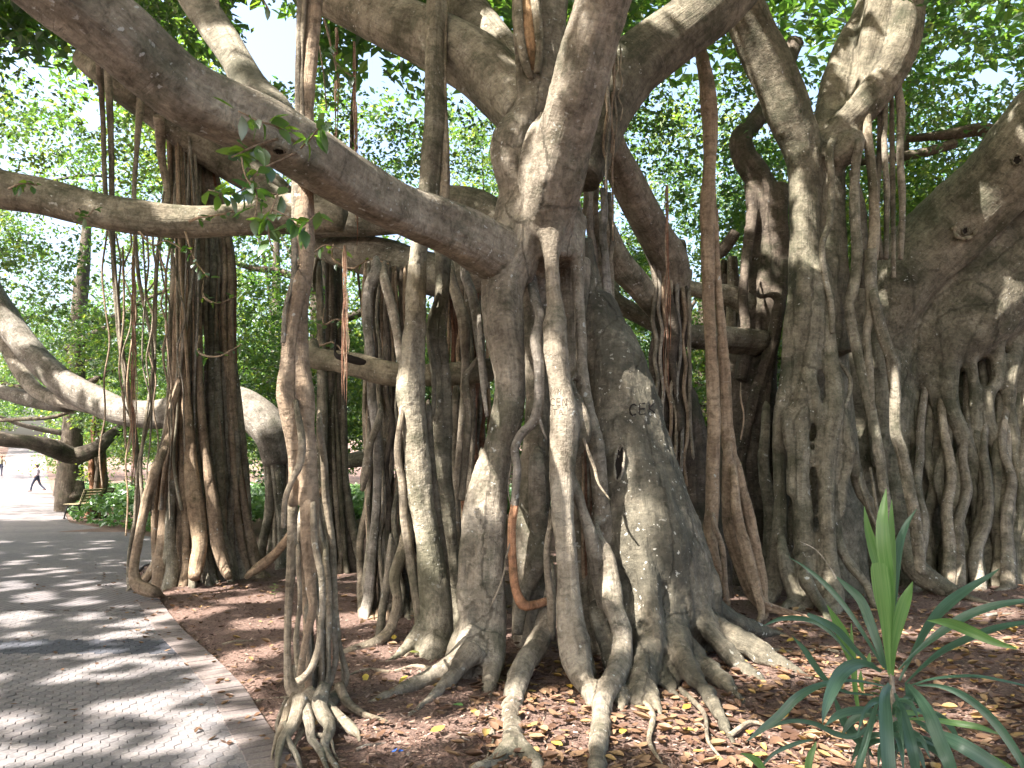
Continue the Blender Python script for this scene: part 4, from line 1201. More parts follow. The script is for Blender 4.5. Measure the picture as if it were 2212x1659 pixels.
# ---- forked tree on the right ---------------------------------------------------
T_G = thing('fig_tree', 'forked fig tree with upright roots, behind the strap-leaved plant', 'tree', G(1780, 1290))
Gs = [
    [(1585, -90, 8.6, 74), (1603, 0, 8.8, 76), (1637, 85, 8.95, 80), (1678, 171, 9.1, 84), (1708, 250, 9.2, 82), (1730, 310, 9.3, 76), (1736, 360, 9.3, 64), (1733, 430, 9.3, 58), (1735, 520, 9.3, 60), (1737, 580, 9.3, 68), (1730, 640, 9.3, 60)],
    [(1900, -60, 9.9, 60), (1875, 30, 9.8, 52), (1838, 90, 9.75, 52), (1812, 160, 9.7, 58), (1796, 230, 9.6, 60), (1785, 300, 9.5, 70), (1780, 380, 9.5, 70), (1785, 480, 9.5, 70), (1788, 600, 9.5, 80), (1800, 760, 9.6, 100)],
    [(1925, -80, 9.4, 66), (1904, 0, 9.4, 66), (1884, 80, 9.4, 54), (1872, 150, 9.4, 40), (1860, 220, 9.4, 36), (1840, 270, 9.4, 36)],
    [(1990, -80, 9.1, 50), (1968, 0, 9.15, 54), (1948, 90, 9.2, 62), (1912, 165, 9.25, 64), (1860, 235, 9.3, 62), (1815, 285, 9.35, 58), (1785, 340, 9.4, 60)],
    [(1790, 350, 9.3, 50), (1820, 330, 9.25, 56), (1846, 308, 9.15, 52), (1856, 303, 9.1, 50)],
    # roots over the trunk
    [(1725, 600, 9.2, 34), (1716, 650, 9.15, 30), (1703, 720, 9.15, 26), (1697, 810, 9.1, 25), (1682, 905, 9.1, 25), (1682, 1009, 9.1, 26), (1686, 1097, 9.1, 30), (1680, 1180, 9.05, 34), (1672, 1260, 9.0, 40), (1660, 1300, 8.9, 24)],
    [(1738, 590, 9.1, 34), (1732, 668, 9.05, 32), (1726, 760, 9.05, 28), (1716, 838, 9.0, 28), (1722, 872, 9.0, 26), (1706, 925, 9.0, 22), (1702, 1009, 9.0, 24), (1712, 1097, 9.0, 28), (1706, 1170, 8.95, 22), (1690, 1240, 8.95, 20), (1720, 1290, 8.85, 16)],
    [(1755, 600, 9.1, 40), (1758, 680, 9.05, 38), (1757, 736, 9.05, 34), (1750, 804, 9.0, 34), (1733, 872, 9.0, 34), (1731, 940, 8.95, 34), (1729, 1043, 8.95, 38), (1733, 1120, 8.95, 44), (1738, 1200, 8.9, 46), (1738, 1270, 8.85, 54), (1736, 1310, 8.75, 40)],
    [(1768, 590, 9.2, 44), (1780, 650, 9.15, 44), (1790, 736, 9.1, 34), (1800, 821, 9.05, 34), (1803, 885, 9.0, 38), (1790, 950, 9.0, 30), (1785, 1030, 9.0, 30), (1786, 1110, 8.95, 34), (1790, 1200, 8.95, 34), (1796, 1280, 8.85, 44), (1800, 1320, 8.75, 34)],
    [(1805, 880, 9.0, 26), (1826, 925, 8.95, 26), (1846, 1009, 8.9, 25), (1862, 1060, 8.9, 24), (1884, 1100, 8.9, 24), (1900, 1170, 8.9, 24), (1915, 1240, 8.85, 24), (1930, 1290, 8.8, 20)],
    [(1806, 890, 8.95, 22), (1811, 975, 8.9, 24), (1810, 1060, 8.9, 24), (1806, 1150, 8.85, 26), (1830, 1210, 8.8, 22), (1870, 1260, 8.75, 20), (1890, 1310, 8.65, 14)],
    [(1750, 810, 8.95, 18), (1762, 850, 8.9, 18), (1768, 925, 8.9, 15), (1767, 1000, 8.9, 15), (1785, 1075, 8.9, 16), (1780, 1170, 8.9, 16)],
    [(1824, 905, 8.95, 20), (1835, 980, 8.9, 23), (1822, 1043, 8.9, 22), (1816, 1110, 8.9, 20)],
    [(1733, 870, 9.0, 22), (1704, 895, 9.0, 18), (1696, 930, 8.95, 18), (1706, 990, 8.95, 16), (1700, 1070, 8.95, 14)],
    [(1765, 540, 9.7, 80), (1768, 760, 9.95, 120), (1770, 950, 10.1, 150), (1772, 1120, 10.1, 170), (1772, 1270, 10.1, 190)],
    [(1690, 1180, 9.0, 24), (1700, 1240, 8.9, 30), (1716, 1290, 8.8, 30), (1690, 1320, 8.6, 16)],
    [(1740, 1250, 8.85, 30), (1762, 1290, 8.8, 26), (1780, 1330, 8.6, 12)],
    [(1655, 900, 9.9, 22), (1650, 1000, 9.8, 26), (1664, 1120, 9.7, 30), (1660, 1250, 9.6, 34)],
]
fuse('trunk', Gs, .035, M_OLIVE, T_G, smooth=3, disp=.009)
strands(T_G, 'aerial_root', M_GREY, [
    [(1799, 300, 9.1, 14), (1792, 330, 9.05, 14), (1796, 400, 9.05, 12), (1791, 480, 9.05, 12), (1776, 530, 9.0, 11), (1782, 600, 9.0, 12), (1796, 660, 9.0, 12), (1797, 720, 9.0, 10)],
    [(1858, 300, 9.0, 16), (1848, 360, 9.1, 16), (1846, 450, 9.1, 18), (1852, 560, 9.1, 20), (1840, 640, 9.1, 20), (1834, 662, 9.1, 19), (1848, 740, 9.05, 20), (1866, 820, 9.0, 19), (1884, 900, 9.0, 19), (1898, 975, 8.95, 19), (1910, 1060, 8.9, 18), (1918, 1130, 8.9, 16)],
    [(1880, 540, 9.0, 22), (1879, 600, 9.0, 24), (1884, 668, 8.98, 24), (1872, 720, 8.98, 16), (1878, 804, 8.97, 16), (1884, 885, 8.97, 12)],
    [(1888, 640, 8.9, 18), (1906, 715, 8.9, 20), (1926, 780, 8.9, 20), (1934, 850, 8.9, 19), (1936, 930, 8.9, 19), (1949, 975, 8.9, 21), (1962, 1043, 8.9, 22), (1975, 1110, 8.9, 22), (1984, 1180, 8.9, 22), (1990, 1240, 8.85, 18)],
    [(1797, 760, 9.1, 8), (1820, 790, 9.1, 9), (1837, 820, 9.1, 9), (1835, 850, 9.05, 9), (1825, 880, 9.0, 7)],
    [(1860, 1050, 8.9, 8), (1898, 1140, 8.85, 7), (1880, 1010, 8.9, 5)],
], sides=10)
strands(T_G, 'aerial_root', M_BARK, [
    [(1872, 200, 9.2, 14), (1875, 300, 9.2, 16), (1886, 400, 9.2, 17), (1888, 500, 9.15, 20), (1882, 560, 9.1, 24)],
    [(1917, 180, 9.3, 11), (1910, 300, 9.3, 12), (1916, 420, 9.3, 12), (1914, 560, 9.3, 10)],
    [(1938, 180, 9.3, 14), (1946, 240, 9.3, 13), (1944, 340, 9.3, 12), (1949, 440, 9.3, 12), (1945, 560, 9.3, 10)],
    [(1900, 200, 9.4, 8), (1900, 330, 9.4, 10), (1894, 450, 9.4, 10), (1902, 560, 9.4, 10)],
    [(1926, 190, 9.45, 8), (1928, 380, 9.45, 9), (1930, 600, 9.45, 8)],
    [(1840, 370, 9.3, 14), (1856, 440, 9.3, 20), (1862, 520, 9.3, 22), (1868, 620, 9.3, 20)],
], sides=9)

# ---- big dark trunk and right-hand tree -----------------------------------------
T_H = thing('fig_tree', 'massive fig trunk at the right edge with leaning limbs, dark hollow, net-like roots', 'tree', G(2080, 1240))
Hs = [
    [(2290, 240, 9.70, 150), (2212, 330, 10.00, 146), (2150, 400, 10.30, 138), (2090, 455, 10.60, 140), (2020, 525, 10.90, 140), (1960, 585, 11.10, 140), (1925, 640, 11.20, 130), (1905, 720, 11.40, 110), (1900, 850, 11.50, 120), (1895, 1000, 11.50, 150), (1890, 1200, 11.50, 180)],
    [(2300, 430, 10.70, 200), (2212, 520, 11.00, 190), (2140, 590, 11.20, 190), (2080, 660, 11.30, 180), (2020, 730, 11.40, 150), (1975, 790, 11.50, 100), (1965, 850, 11.50, 60)],
    [(2190, 600, 11.9, 230), (2160, 720, 12.1, 250), (2150, 850, 12.3, 270), (2140, 1000, 12.4, 290), (2140, 1150, 12.5, 270), (2140, 1240, 12.7, 240)],
    [(2290, 700, 12.1, 240), (2290, 900, 12.3, 270), (2300, 1240, 12.3, 300)],
    [(1965, 790, 11.40, 50), (1958, 850, 11.30, 26), (1951, 940, 11.20, 26), (1952, 1009, 11.20, 26), (1964, 1097, 11.20, 28), (1976, 1180, 11.20, 34), (1988, 1240, 11.00, 34), (2030, 1275, 10.70, 30), (2100, 1295, 10.50, 20), (2170, 1310, 10.40, 8)],
    [(2058, 690, 11.20, 50), (2040, 736, 11.15, 34), (2010, 804, 11.10, 26), (2020, 855, 11.05, 26), (2032, 900, 11.00, 28), (2020, 960, 11.00, 24), (2024, 1010, 11.00, 22), (2044, 1060, 11.00, 24), (2075, 1100, 11.00, 26), (2100, 1170, 11.00, 28), (2110, 1240, 10.90, 26)],
    [(2060, 720, 11.10, 40), (2052, 800, 11.05, 36), (2052, 870, 11.00, 32), (2070, 920, 10.95, 32), (2092, 985, 10.95, 36), (2114, 1043, 10.95, 44), (2140, 1097, 10.95, 46), (2160, 1170, 10.90, 44), (2150, 1225, 10.85, 36), (2146, 1250, 10.80, 24)],
    [(2090, 730, 11.10, 30), (2096, 770, 11.05, 24), (2105, 838, 11.05, 24), (2108, 900, 11.00, 24), (2110, 960, 11.00, 28), (2120, 1010, 11.00, 26), (2128, 1060, 10.95, 26)],
    [(2165, 690, 11.10, 34), (2156, 750, 11.05, 24), (2152, 821, 11.05, 24), (2134, 855, 11.00, 26), (2130, 900, 11.00, 26), (2146, 950, 11.00, 24), (2170, 1000, 11.00, 24), (2178, 1090, 11.00, 30), (2170, 1170, 10.95, 34)],
    [(2190, 760, 11.10, 26), (2178, 830, 11.05, 26), (2180, 900, 11.05, 26), (2188, 960, 11.00, 28), (2176, 1020, 11.00, 26), (2186, 1100, 11.00, 30), (2200, 1220, 10.90, 40)],
    [(2020, 960, 11.10, 22), (2010, 1060, 11.05, 24), (2018, 1150, 11.05, 26), (2010, 1220, 11.00, 30), (2030, 1245, 10.90, 30)],
    [(1890, 640, 11.00, 30), (1896, 760, 10.90, 36), (1902, 870, 10.85, 40), (1900, 960, 10.80, 36), (1896, 1009, 10.75, 20)],
    [(1930, 800, 11.00, 30), (1920, 950, 10.90, 40), (1935, 1080, 10.80, 40), (1950, 1200, 10.70, 50), (1960, 1260, 10.50, 50)],
    [(1850, 620, 11.30, 90), (1845, 760, 11.50, 120), (1845, 950, 11.6, 150), (1845, 1200, 11.60, 180)],
    [(1955, 1180, 10.50, 50), (1985, 1235, 10.30, 46), (2040, 1268, 10.20, 36), (2095, 1290, 10.10, 16)],
]
trunkH = fuse('trunk', Hs, .042, M_OLIVE, T_H, smooth=3, disp=.012)
for k in range(17):
    u = 1968 + 15 * k
    strands(T_H, 'aerial_root', [M_OLIVE, M_OLIVE, M_BARK][k % 3], [wiggle(u, 690 + 22 * ((k * 3) % 5) + (60 if k < 3 else 0), u + random.uniform(-20, 24), 1258 + 6 * (k % 3), 11.5, 11, random.uniform(20, 30), 12, 8, 800 + k, Y1=10.8)], sides=10)
bH = bvh_of([trunkH])
h, n_ = hit(bH, 1988, 860)
if h:
    hollow(T_H, h + Vector((0, -.02, .0)), Vector((-.1, -1, 0)), .15, .27, M_OLIVE, .2)
h, n_ = hit(bH, 2084, 498)
if h:
    hollow(T_H, h + n_ * .01, n_, .035, .05)
    pts = [h + n_ * .005 + (n_.cross(Vector((0, 0, 1))).normalized() * math.cos(t) * .14 + Vector((0, 0, 1)) * math.sin(t) * .12) for t in np.linspace(0, 6.28, 17)]
    g = Geo(); tube(g, pts, [.028 + .014 * math.sin(t * 2.3) for t in range(17)], 8, .03, .2, .35); build(g, 'knot', M_BARK, T_H)
h, n_ = hit(bH, 2198, 345)
if h:
    hollow(T_H, h + n_ * .01, n_, .05, .06, M_OLIVE)
for k in range(9):
    u = 2150 + k * 9
    strands(T_H, 'aerial_root', [M_OLIVE, M_BARK][k % 2], [wiggle(u, 660 + 34 * ((k * 5) % 7), u + 6, 1262, 11.5, 9, 26, 9, 9, 700 + k, Y1=10.7)], sides=9)
strands(T_H, 'limb', M_DARK, [[(1960, 300, 13, 14), (2050, 290, 13, 22), (2120, 280, 13, 26), (2180, 300, 13, 30), (2260, 330, 13, 36)],
                              [(1860, 350, 13, 16), (1990, 330, 13, 20), (2060, 310, 13, 20)]], sides=12)

# ---- sunlit low limb at the left, with its own roots ----------------------------
T_L = thing('fig_tree', 'pale sunlit limb arching low behind the root bundle and coming down as a ribbed trunk', 'tree', G(600, 1190))
strands(T_L, 'limb', M_PALE, [
    [(-60, 560, 14.5, 36), (0, 670, 14.2, 44), (40, 730, 14.0, 44), (90, 785, 13.8, 46), (150, 835, 13.5, 50), (210, 868, 13.3, 54), (270, 890, 13.0, 56), (340, 898, 12.8, 58), (420, 880, 12.6, 66), (500, 870, 12.4, 76), (550, 895, 12.3, 84), (590, 940, 12.2, 84), (605, 1000, 12.2, 70)],
    [(0, 700, 14.6, 28), (30, 770, 14.4, 30), (66, 830, 14.1, 28), (110, 858, 13.9, 28), (180, 872, 13.6, 34), (230, 880, 13.3, 30)],
    [(-40, 835, 14.8, 24), (20, 850, 14.5, 28), (80, 866, 14.2, 30), (150, 872, 14, 34)],
], sides=18, lobe=.05, bump=.1)
bundle(T_L, 'aerial_root', [M_GREY, M_BARK, M_PALE], [(592, 940, 12.2, 26), (596, 1020, 12.2, 34), (596, 1100, 12.2, 40), (592, 1180, 12.2, 48)], 12, (12, 26), 31, twist=.4)
T_L2 = thing('fig_tree', 'dim upright trunk of clustered roots directly behind the slender path-side root pillar', 'tree', G(735, 1215))
bundle(T_L2, 'aerial_root', [M_BARK, M_DARK, M_OLIVE], [(722, 560, 11.6, 14), (724, 700, 11.6, 18), (722, 850, 11.6, 24), (724, 1000, 11.6, 28), (730, 1110, 11.6, 34), (738, 1205, 11.6, 44)], 16, (10, 22), 32, twist=.5)
strands(T_L2, 'aerial_root', M_GREY, [
    [(690, 600, 10.8, 14), (694, 760, 10.8, 18), (696, 900, 10.8, 22), (692, 1010, 10.8, 22), (700, 1090, 10.8, 20), (706, 1170, 10.8, 20), (716, 1230, 10.7, 18)],
    [(640, 540, 11, 12), (662, 520, 11, 12), (700, 510, 11, 12)],
])
strands(T_L2, 'limb', M_GREY, [[(700, 1010, 12.5, 20), (740, 1000, 12.6, 30), (800, 990, 12.7, 34), (860, 985, 12.8, 34)]], sides=14)

# dark low limb and trunks by the benches
T_N1 = thing('fig_tree', 'dark level limb on a straight mossy trunk, over the far bench', 'tree', G(160, 1045))
strands(T_N1, 'limb', M_DARK, [[(-60, 930, 21, 26), (0, 948, 21, 30), (60, 955, 21.2, 28), (110, 968, 21.5, 34), (160, 985, 22, 34), (210, 968, 22, 26), (240, 940, 22.5, 20), (270, 920, 23, 18)],
                               [(-40, 905, 23, 7), (60, 905, 23, 8), (120, 900, 23, 8), (170, 880, 23, 7), (200, 862, 23, 6)]], sides=12)
strands(T_N1, 'trunk', M_DARK, [[(156, 860, 27, 20), (158, 940, 27, 26), (160, 1000, 27, 28), (163, 1050, 27, 36), (165, 1075, 27, 44)]], sides=14)
T_N2 = thing('fig_tree', 'short grey-green column of roots in the ground cover behind the near bench', 'tree', G(210, 1080))
bundle(T_N2, 'aerial_root', [M_DARK, M_OLIVE, M_RED], [(215, 900, 24, 10), (214, 960, 24, 13), (214, 1010, 24, 16), (214, 1060, 24, 18)], 12, (7, 13), 41, twist=.5, sides=7)

# red tassels of young hanging roots
T_R = {}
tass = [(765, 120, 560, 6.0, 9), (745, 560, 880, 6.2, 11), (727, 90, 340, 6.2, 5), (1441, 430, 900, 7.2, 6), (290, 620, 1060, 8.9, 10)]
tl = ['thin red hanging root tassel beside the tall pale root pillar', 'long dark red hanging root in front of the cut horizontal limb', 'short red root thread hanging high between the two pillars on the left',
      'thin reddish root thread hanging in front of the rough brown trunk', 'loose reddish root threads left of the big root bundle']
for k, (u, v0, v1, Y, n) in enumerate(tass):
    t = thing('hanging_root', tl[k], 'aerial root', P(u, v0, Y))
    for j in range(n):
        L = v0 + (v1 - v0) * (.55 + .45 * random.random())
        g = Geo()
        pts, rad = conv(wiggle(u + random.uniform(-2, 2), v0 - 30, u + random.uniform(-8, 8), L, Y, 2.6, 1.6, 3.5, 9, 900 + k * 20 + j))
        tube(g, pts, rad, 5, .12, 0, .2)
        build(g, 'root_thread', M_RED if j % 3 else M_TAN, t)

# ------------------------------------------------------------------ foliage
def leaf_cloud(cent, nrm_up, length, width, r_, droop=.35):
    """one folded leaf of two triangles at every centre"""
    n = len(cent)
    az = r_.uniform(0, 2 * math.pi, n)
    el = r_.normal(-droop, .45, n)
    ax = np.stack([np.cos(az) * np.cos(el), np.sin(az) * np.cos(el), np.sin(el)], -1)
    nn = r_.normal(0, .55, (n, 3))
    nn[:, 2] += nrm_up
    sd = np.cross(ax, nn)
    sd /= np.linalg.norm(sd, axis=1)[:, None] + 1e-9
    up = np.cross(sd, ax)
    L = length * r_.uniform(.7, 1.25, n)[:, None]
    W = width * r_.uniform(.75, 1.2, n)[:, None]
    a = cent - ax * L * .5
    b = cent + ax * L * .5 - up * L * .06
    m = cent + ax * L * .02
    l = m - sd * W * .5 + up * W * .16
    r = m + sd * W * .5 + up * W * .16
    V = np.stack([a, r, b, l], 1).reshape(-1, 3)
    i = np.arange(n)[:, None] * 4
    T = np.concatenate([i + np.array([0, 1, 2]), i + np.array([0, 2, 3])])
    return V, T


def crown_points(clumps, per, r_, twig=.30, per_twig=17):
    """clumps rows (x, y, z, rx, rz): leaves gather on twigs inside every clump"""
    out = []
    for (x, y, z, rx, rz), n in zip(clumps, per):
        nt = max(1, int(n // per_twig))
        d = r_.normal(0, 1, (nt, 3))
        d /= np.linalg.norm(d, axis=1)[:, None]
        rr = r_.uniform(.25, 1, (nt, 1)) ** .55
        tw = np.array([x, y, z]) + d * rr * np.array([rx, rx, rz])
        lv = np.repeat(tw, per_twig, 0) + r_.normal(0, twig * .5, (nt * per_twig, 3)) * np.array([1, 1, .6])
        out.append(lv)
    return np.vstack(out)


# sight lines that stay open to the sky where no branch happens to hang
GAPS = [(590, 90, 75, 95), (545, 20, 50, 60), (640, 140, 50, 60), (812, 150, 22, 40), (2150, 165, 44, 24), (2050, 120, 24, 16), (440, 20, 20, 26), (268, 20, 36, 30), (200, 250, 30, 36)]


def to_uv(p):
    d = p[:, 1] * CT + (p[:, 2] - EYE) * ST
    up = -p[:, 1] * ST + (p[:, 2] - EYE) * CT
    d = np.maximum(d, .01)
    return 1106 + p[:, 0] / d * FP, 829.5 - up / d * FP


# where sunbeams come down: a point and the radius of the hole in the leaves above it
BEAMS = [(P(884, 880, 6.7), .20), (P(892, 1010, 6.7), .14), (P(915, 1130, 6.7), .12), (P(940, 600, 7.0), .12), (P(1070, 1060, 6.0), .12), (P(1165, 760, 6.1), .08), (P(1120, 820, 6.2), .06), (P(2080, 450, 10), .3), (P(2010, 520, 10.5), .2), (P(2130, 420, 9.8), .2), (P(2150, 640, 11), .2),
         (P(1640, 440, 10.7), .12), (P(1655, 520, 10.7), .12), (P(1650, 640, 10.6), .14), (P(1620, 730, 10.5), .12), (P(1445, 620, 9.1), .12), (P(1440, 760, 9.1), .12), (P(1740, 560, 9.2), .12), (P(1730, 430, 9.2), .1), (P(1850, 240, 9.2), .14), (P(1880, 150, 9.3), .12), (P(1620, 1110, 8.1), .1), (P(1530, 500, 8.0), .1), (P(1720, 300, 9.2), .1),
         (P(400, 460, 7.9), .2), (P(520, 465, 8.1), .16), (P(650, 450, 8.2), .14), (P(800, 540, 9.4), .25), (P(720, 520, 9.8), .2), (P(300, 890, 12.8), .4), (P(430, 880, 12.6), .3), (P(570, 910, 12.2), .4), (P(60, 740, 14), .3), (P(190, 850, 13.4), .3),
         (P(1240, 210, 6.0), .1), (P(1215, 330, 6.1), .08), (P(1440, 80, 7.1), .14), (P(1262, 640, 6.6), .05), (P(500, 120, 4.9), .15), (P(640, 1050, 4.9), .06), (P(660, 1530, 4.6), .10),
         (G(1210, 1560), .30), (G(1290, 1600), .18), (G(1130, 1480), .14), (G(1480, 1560), .22), (G(1640, 1480), .12), (G(1720, 1460), .25), (G(1650, 1640), .3), (G(1850, 1640), .25), (G(2120, 1330), .35), (G(2180, 1400), .25), (G(2000, 1380), .2), (G(800, 1590), .15), (G(920, 1600), .14), (G(1040, 1460), .12),
         (G(470, 1275), .35), (G(560, 1300), .3), (G(600, 1350), .25), (G(700, 1250), .4), (G(560, 1420), .2), (G(520, 1480), .15), (G(420, 1330), .25), (G(760, 1350), .3), (G(860, 1420), .15), (G(560, 1190), .5), (G(900, 1470), .15), (G(1500, 1420), .15), (G(1560, 1395), .15), (G(2080, 1270), .3), (G(1750, 1340), .15), (G(1680, 1345), .14),
         (G(330, 1530), .18), (G(430, 1570), .12), (G(200, 1620), .12), (G(60, 1645), .12), (G(40, 1340), .2), (G(250, 1440), .12), (G(300, 1350), .16)]
RB = np.random.default_rng(99)
for _ in range(110):
    y_ = 3.7 + 13 * RB.random() ** 1.3
    BEAMS.append((Vector((RB.uniform(-.72 * y_, float(edge_x(y_))), y_, 0)), RB.uniform(.0, .10)))
for _ in range(60):
    y_ = 3.7 + 7 * RB.random()
    BEAMS.append((Vector((RB.uniform(float(edge_x(y_)), .72 * y_), y_, 0)), RB.uniform(.0, .09)))


def keep_beams(p):
    k = np.ones(len(p), bool)
    idx = np.where((p[:, 1] < 22) & (p[:, 2] > 3.5))[0]
    q = p[idx]
    if not len(q):
        return k
    sd = np.array(SUN_DIR)
    wq = 1 + .35 * vnoise(q * 1.3, 12)
    bad = np.zeros(len(q), bool)
    for c, r in BEAMS:
        d = q - np.array(c)
        t = d @ sd
        off = d - t[:, None] * sd
        bad |= (t > .3) & ((off * off).sum(1) < (r * wq + .10) ** 2)
    k[idx[bad]] = False
    return k


def keep_gaps(P_):
    u, v = to_uv(P_)
    k = keep_beams(P_)
    wob = 1 + .7 * vnoise(P_ * 1.1, 51) + .5 * vnoise(P_ * 3.1, 52)
    for gu, gv, a, b in GAPS:
        k &= ((u - gu) / a) ** 2 + ((v - gv) / b) ** 2 > wob
    return k


R = np.random.default_rng(21)
ROOF_N = 75
owners = []      # (thing, x, y)
for t in (T_C, T_D, T_B, T_F, T_M, T_G, T_H, T_L, T_L2, T_N1, T_N2):
    owners.append([t, t.location.x, t.location.y, []])

# trees further off, each with trunk, boughs and crown
bgt = []
spec_bg = [
    (-16, 27, 'spreading tree on the far left side of the path, foliage over the walkers'), (-9.5, 30, 'leafy tree behind the dark level limb, left of the root bundle'),
    (-5.5, 22, 'bright green tree between the root bundle and the slender pillar'), (-2.2, 25, 'tree seen between the two pale root pillars and the slender one'),
    (2.5, 26, 'tree glimpsed straight behind the central fig'), (6.0, 24, 'tree filling the gap above the rough brown trunk'),
    (10.5, 27, 'dark green tree behind the forked fig'), (15.5, 24, 'dark leafy tree at the top right corner'), (20, 20, 'dark tree behind the massive right-hand fig'),
    (-24, 40, 'far tree at the left edge past the sunny part of the path'), (-13, 50, 'far bright tree where the path disappears'), (-32, 58, 'distant tree left of the far path'),
    (-20, 72, 'distant tree behind the end of the path'), (0, 44, 'distant tree behind the curtain of roots'), (12, 46, 'distant tree behind the twin root posts'), (26, 44, 'distant tree far behind the right-hand trunk'),
    (-42, 96, 'small distant tree left of the path end'), (-70, 130, 'tree line rising left of the far path'), (-52, 140, 'hilltop tree at the far end of the path'),
]
for k, (x, y, lab) in enumerate(spec_bg):
    z0 = float(rise(y))
    t = thing('leafy_tree', lab, 'tree', (x, y, z0), 'trees beyond the figs')
    g = Geo()
    rr = R.uniform(.16, .3) * (1 + y / 120)
    H = R.uniform(4.5, 6.0) * (1 + y / 150)
    bx, by = R.uniform(-.8, .8, 2)
    tube(g, [Vector((x, y, z0 - .2)), Vector((x + bx * .3, y + by * .3, z0 + H * .4)), Vector((x + bx, y + by, z0 + H)), Vector((x + bx * 1.6, y + by * 1.3, z0 + H * 1.7))], [rr * 1.5, rr, rr * .8, rr * .4], 10, .4, .1, .1)
    for j in range(7):
        an = R.uniform(0, 6.28)
        l = R.uniform(2.5, 5.5)
        h0 = z0 + H * R.uniform(.45, 1.1)
        p0 = Vector((x + bx * .7, y + by * .7, h0))
        pts = [p0 + Vector((math.cos(an) * l * s + R.uniform(-.3, .3), math.sin(an) * l * s + R.uniform(-.3, .3), l * s * R.uniform(.1, .5) + (.3 * s))) for s in (0, .3, .65, 1)]
        g2 = Geo()
        tube(g2, pts, [rr * .5, rr * .35, rr * .22, rr * .08], 7, .3, .05, .12)
        build(g2, 'bough', M_DARK, t)
    build(g, 'trunk', M_DARK, t)
    owners.append([t, x, y, []])
OW = np.array([[o[1], o[2]] for o in owners])


def assign(cl):
    d = (cl[:, 0:1] - OW[None, :, 0]) ** 2 + (cl[:, 1:2] - OW[None, :, 1]) ** 2
    j = d.argmin(1)
    for c, q in zip(cl, j):
        owners[q][3].append(c)


# clumps rows: x y z rx rz n leaf-length
cl = []
def add_clumps(n, xr, yr, zr, rxr, rzf, nl, ll, cond=None):
    for _ in range(n):
        y = R.uniform(*yr)
        x = R.uniform(*(xr(y) if callable(xr) else xr))
        z = R.uniform(*(zr(x, y) if callable(zr) else zr))
        rx = R.uniform(*rxr)
        if cond and not cond(x, y, z):
            continue
        cl.append((x, y, z + float(rise(y)), rx, rx * rzf, nl * rx * rx, ll))


# high roof: shade and round dapples
def roof(x0, x1, y0, y1, z0, z1, step, nl, ll, cond=None):
    for x in np.arange(x0, x1, step):
        for y in np.arange(y0, y1, step):
            xx, yy = x + R.uniform(-.5, .5) * step, y + R.uniform(-.5, .5) * step
            if cond and not cond(xx, yy):
                continue
            rx = R.uniform(.55, 1.0) * step
            cl.append((xx, yy, R.uniform(z0, z1) + float(rise(yy)), rx, rx * .45, nl * rx * rx, ll))
roof(-46, 2, 17, 40, 12, 17, 2.2, 60, .24)
roof(2, 26, 20, 36, 10, 16, 2.4, 60, .24)
def high_leaves(x0, x1, y0, y1, z0, z1, lai, ll):
    n = int((x1 - x0) * (y1 - y0) * lai / (ll * ll * .26))
    p = np.stack([R.uniform(x0, x1, n), R.uniform(y0, y1, n), R.uniform(z0, z1, n)], -1)
    d = vnoise(np.stack([p[:, 0] * .55, p[:, 1] * .55, p[:, 0] * 0], -1), 31) * np.where(p[:, 0] < -8, .35, .65)
    p = p[R.random(n) < np.clip(.80 + .35 * d, .3, 1)]
    return p[keep_gaps(p)]
HIGH = [high_leaves(-24, -8, -11, 16, 10.5, 12.5, 8.5, .39), high_leaves(-8, 3, -11, 17, 10.5, 13.5, 6.5, .39), high_leaves(3, 16, -6, 17, 10.5, 13.5, 3.0, .34)]
# lower boughs of the figs, seen at the top of the picture
add_clumps(50, (-9, 9), (7, 14), (6.6, 9.0), (.6, 1.3), .55, 330, .10)
add_clumps(235, (-24, 22), (14, 30), (6.0, 12.5), (.9, 1.9), .6, 380, .12)
# foliage hanging lower behind, left half
def left_ok(x, y, z):
    return x > edge_x(y) + .9 or z > 4.6
add_clumps(320, lambda y: (-.72 * y, .02 * y), (16, 34), (1.7, 6.5), (.7, 1.6), .7, 340, .135, left_ok)
# behind the middle and the right
add_clumps(170, lambda y: (.0 * y, .34 * y), (18, 32), (2.0, 8), (.8, 1.7), .7, 330, .125)
add_clumps(240, lambda y: (.3 * y, .80 * y), (13.5, 26), (1.5, 9), (.8, 1.8), .7, 340, .135)
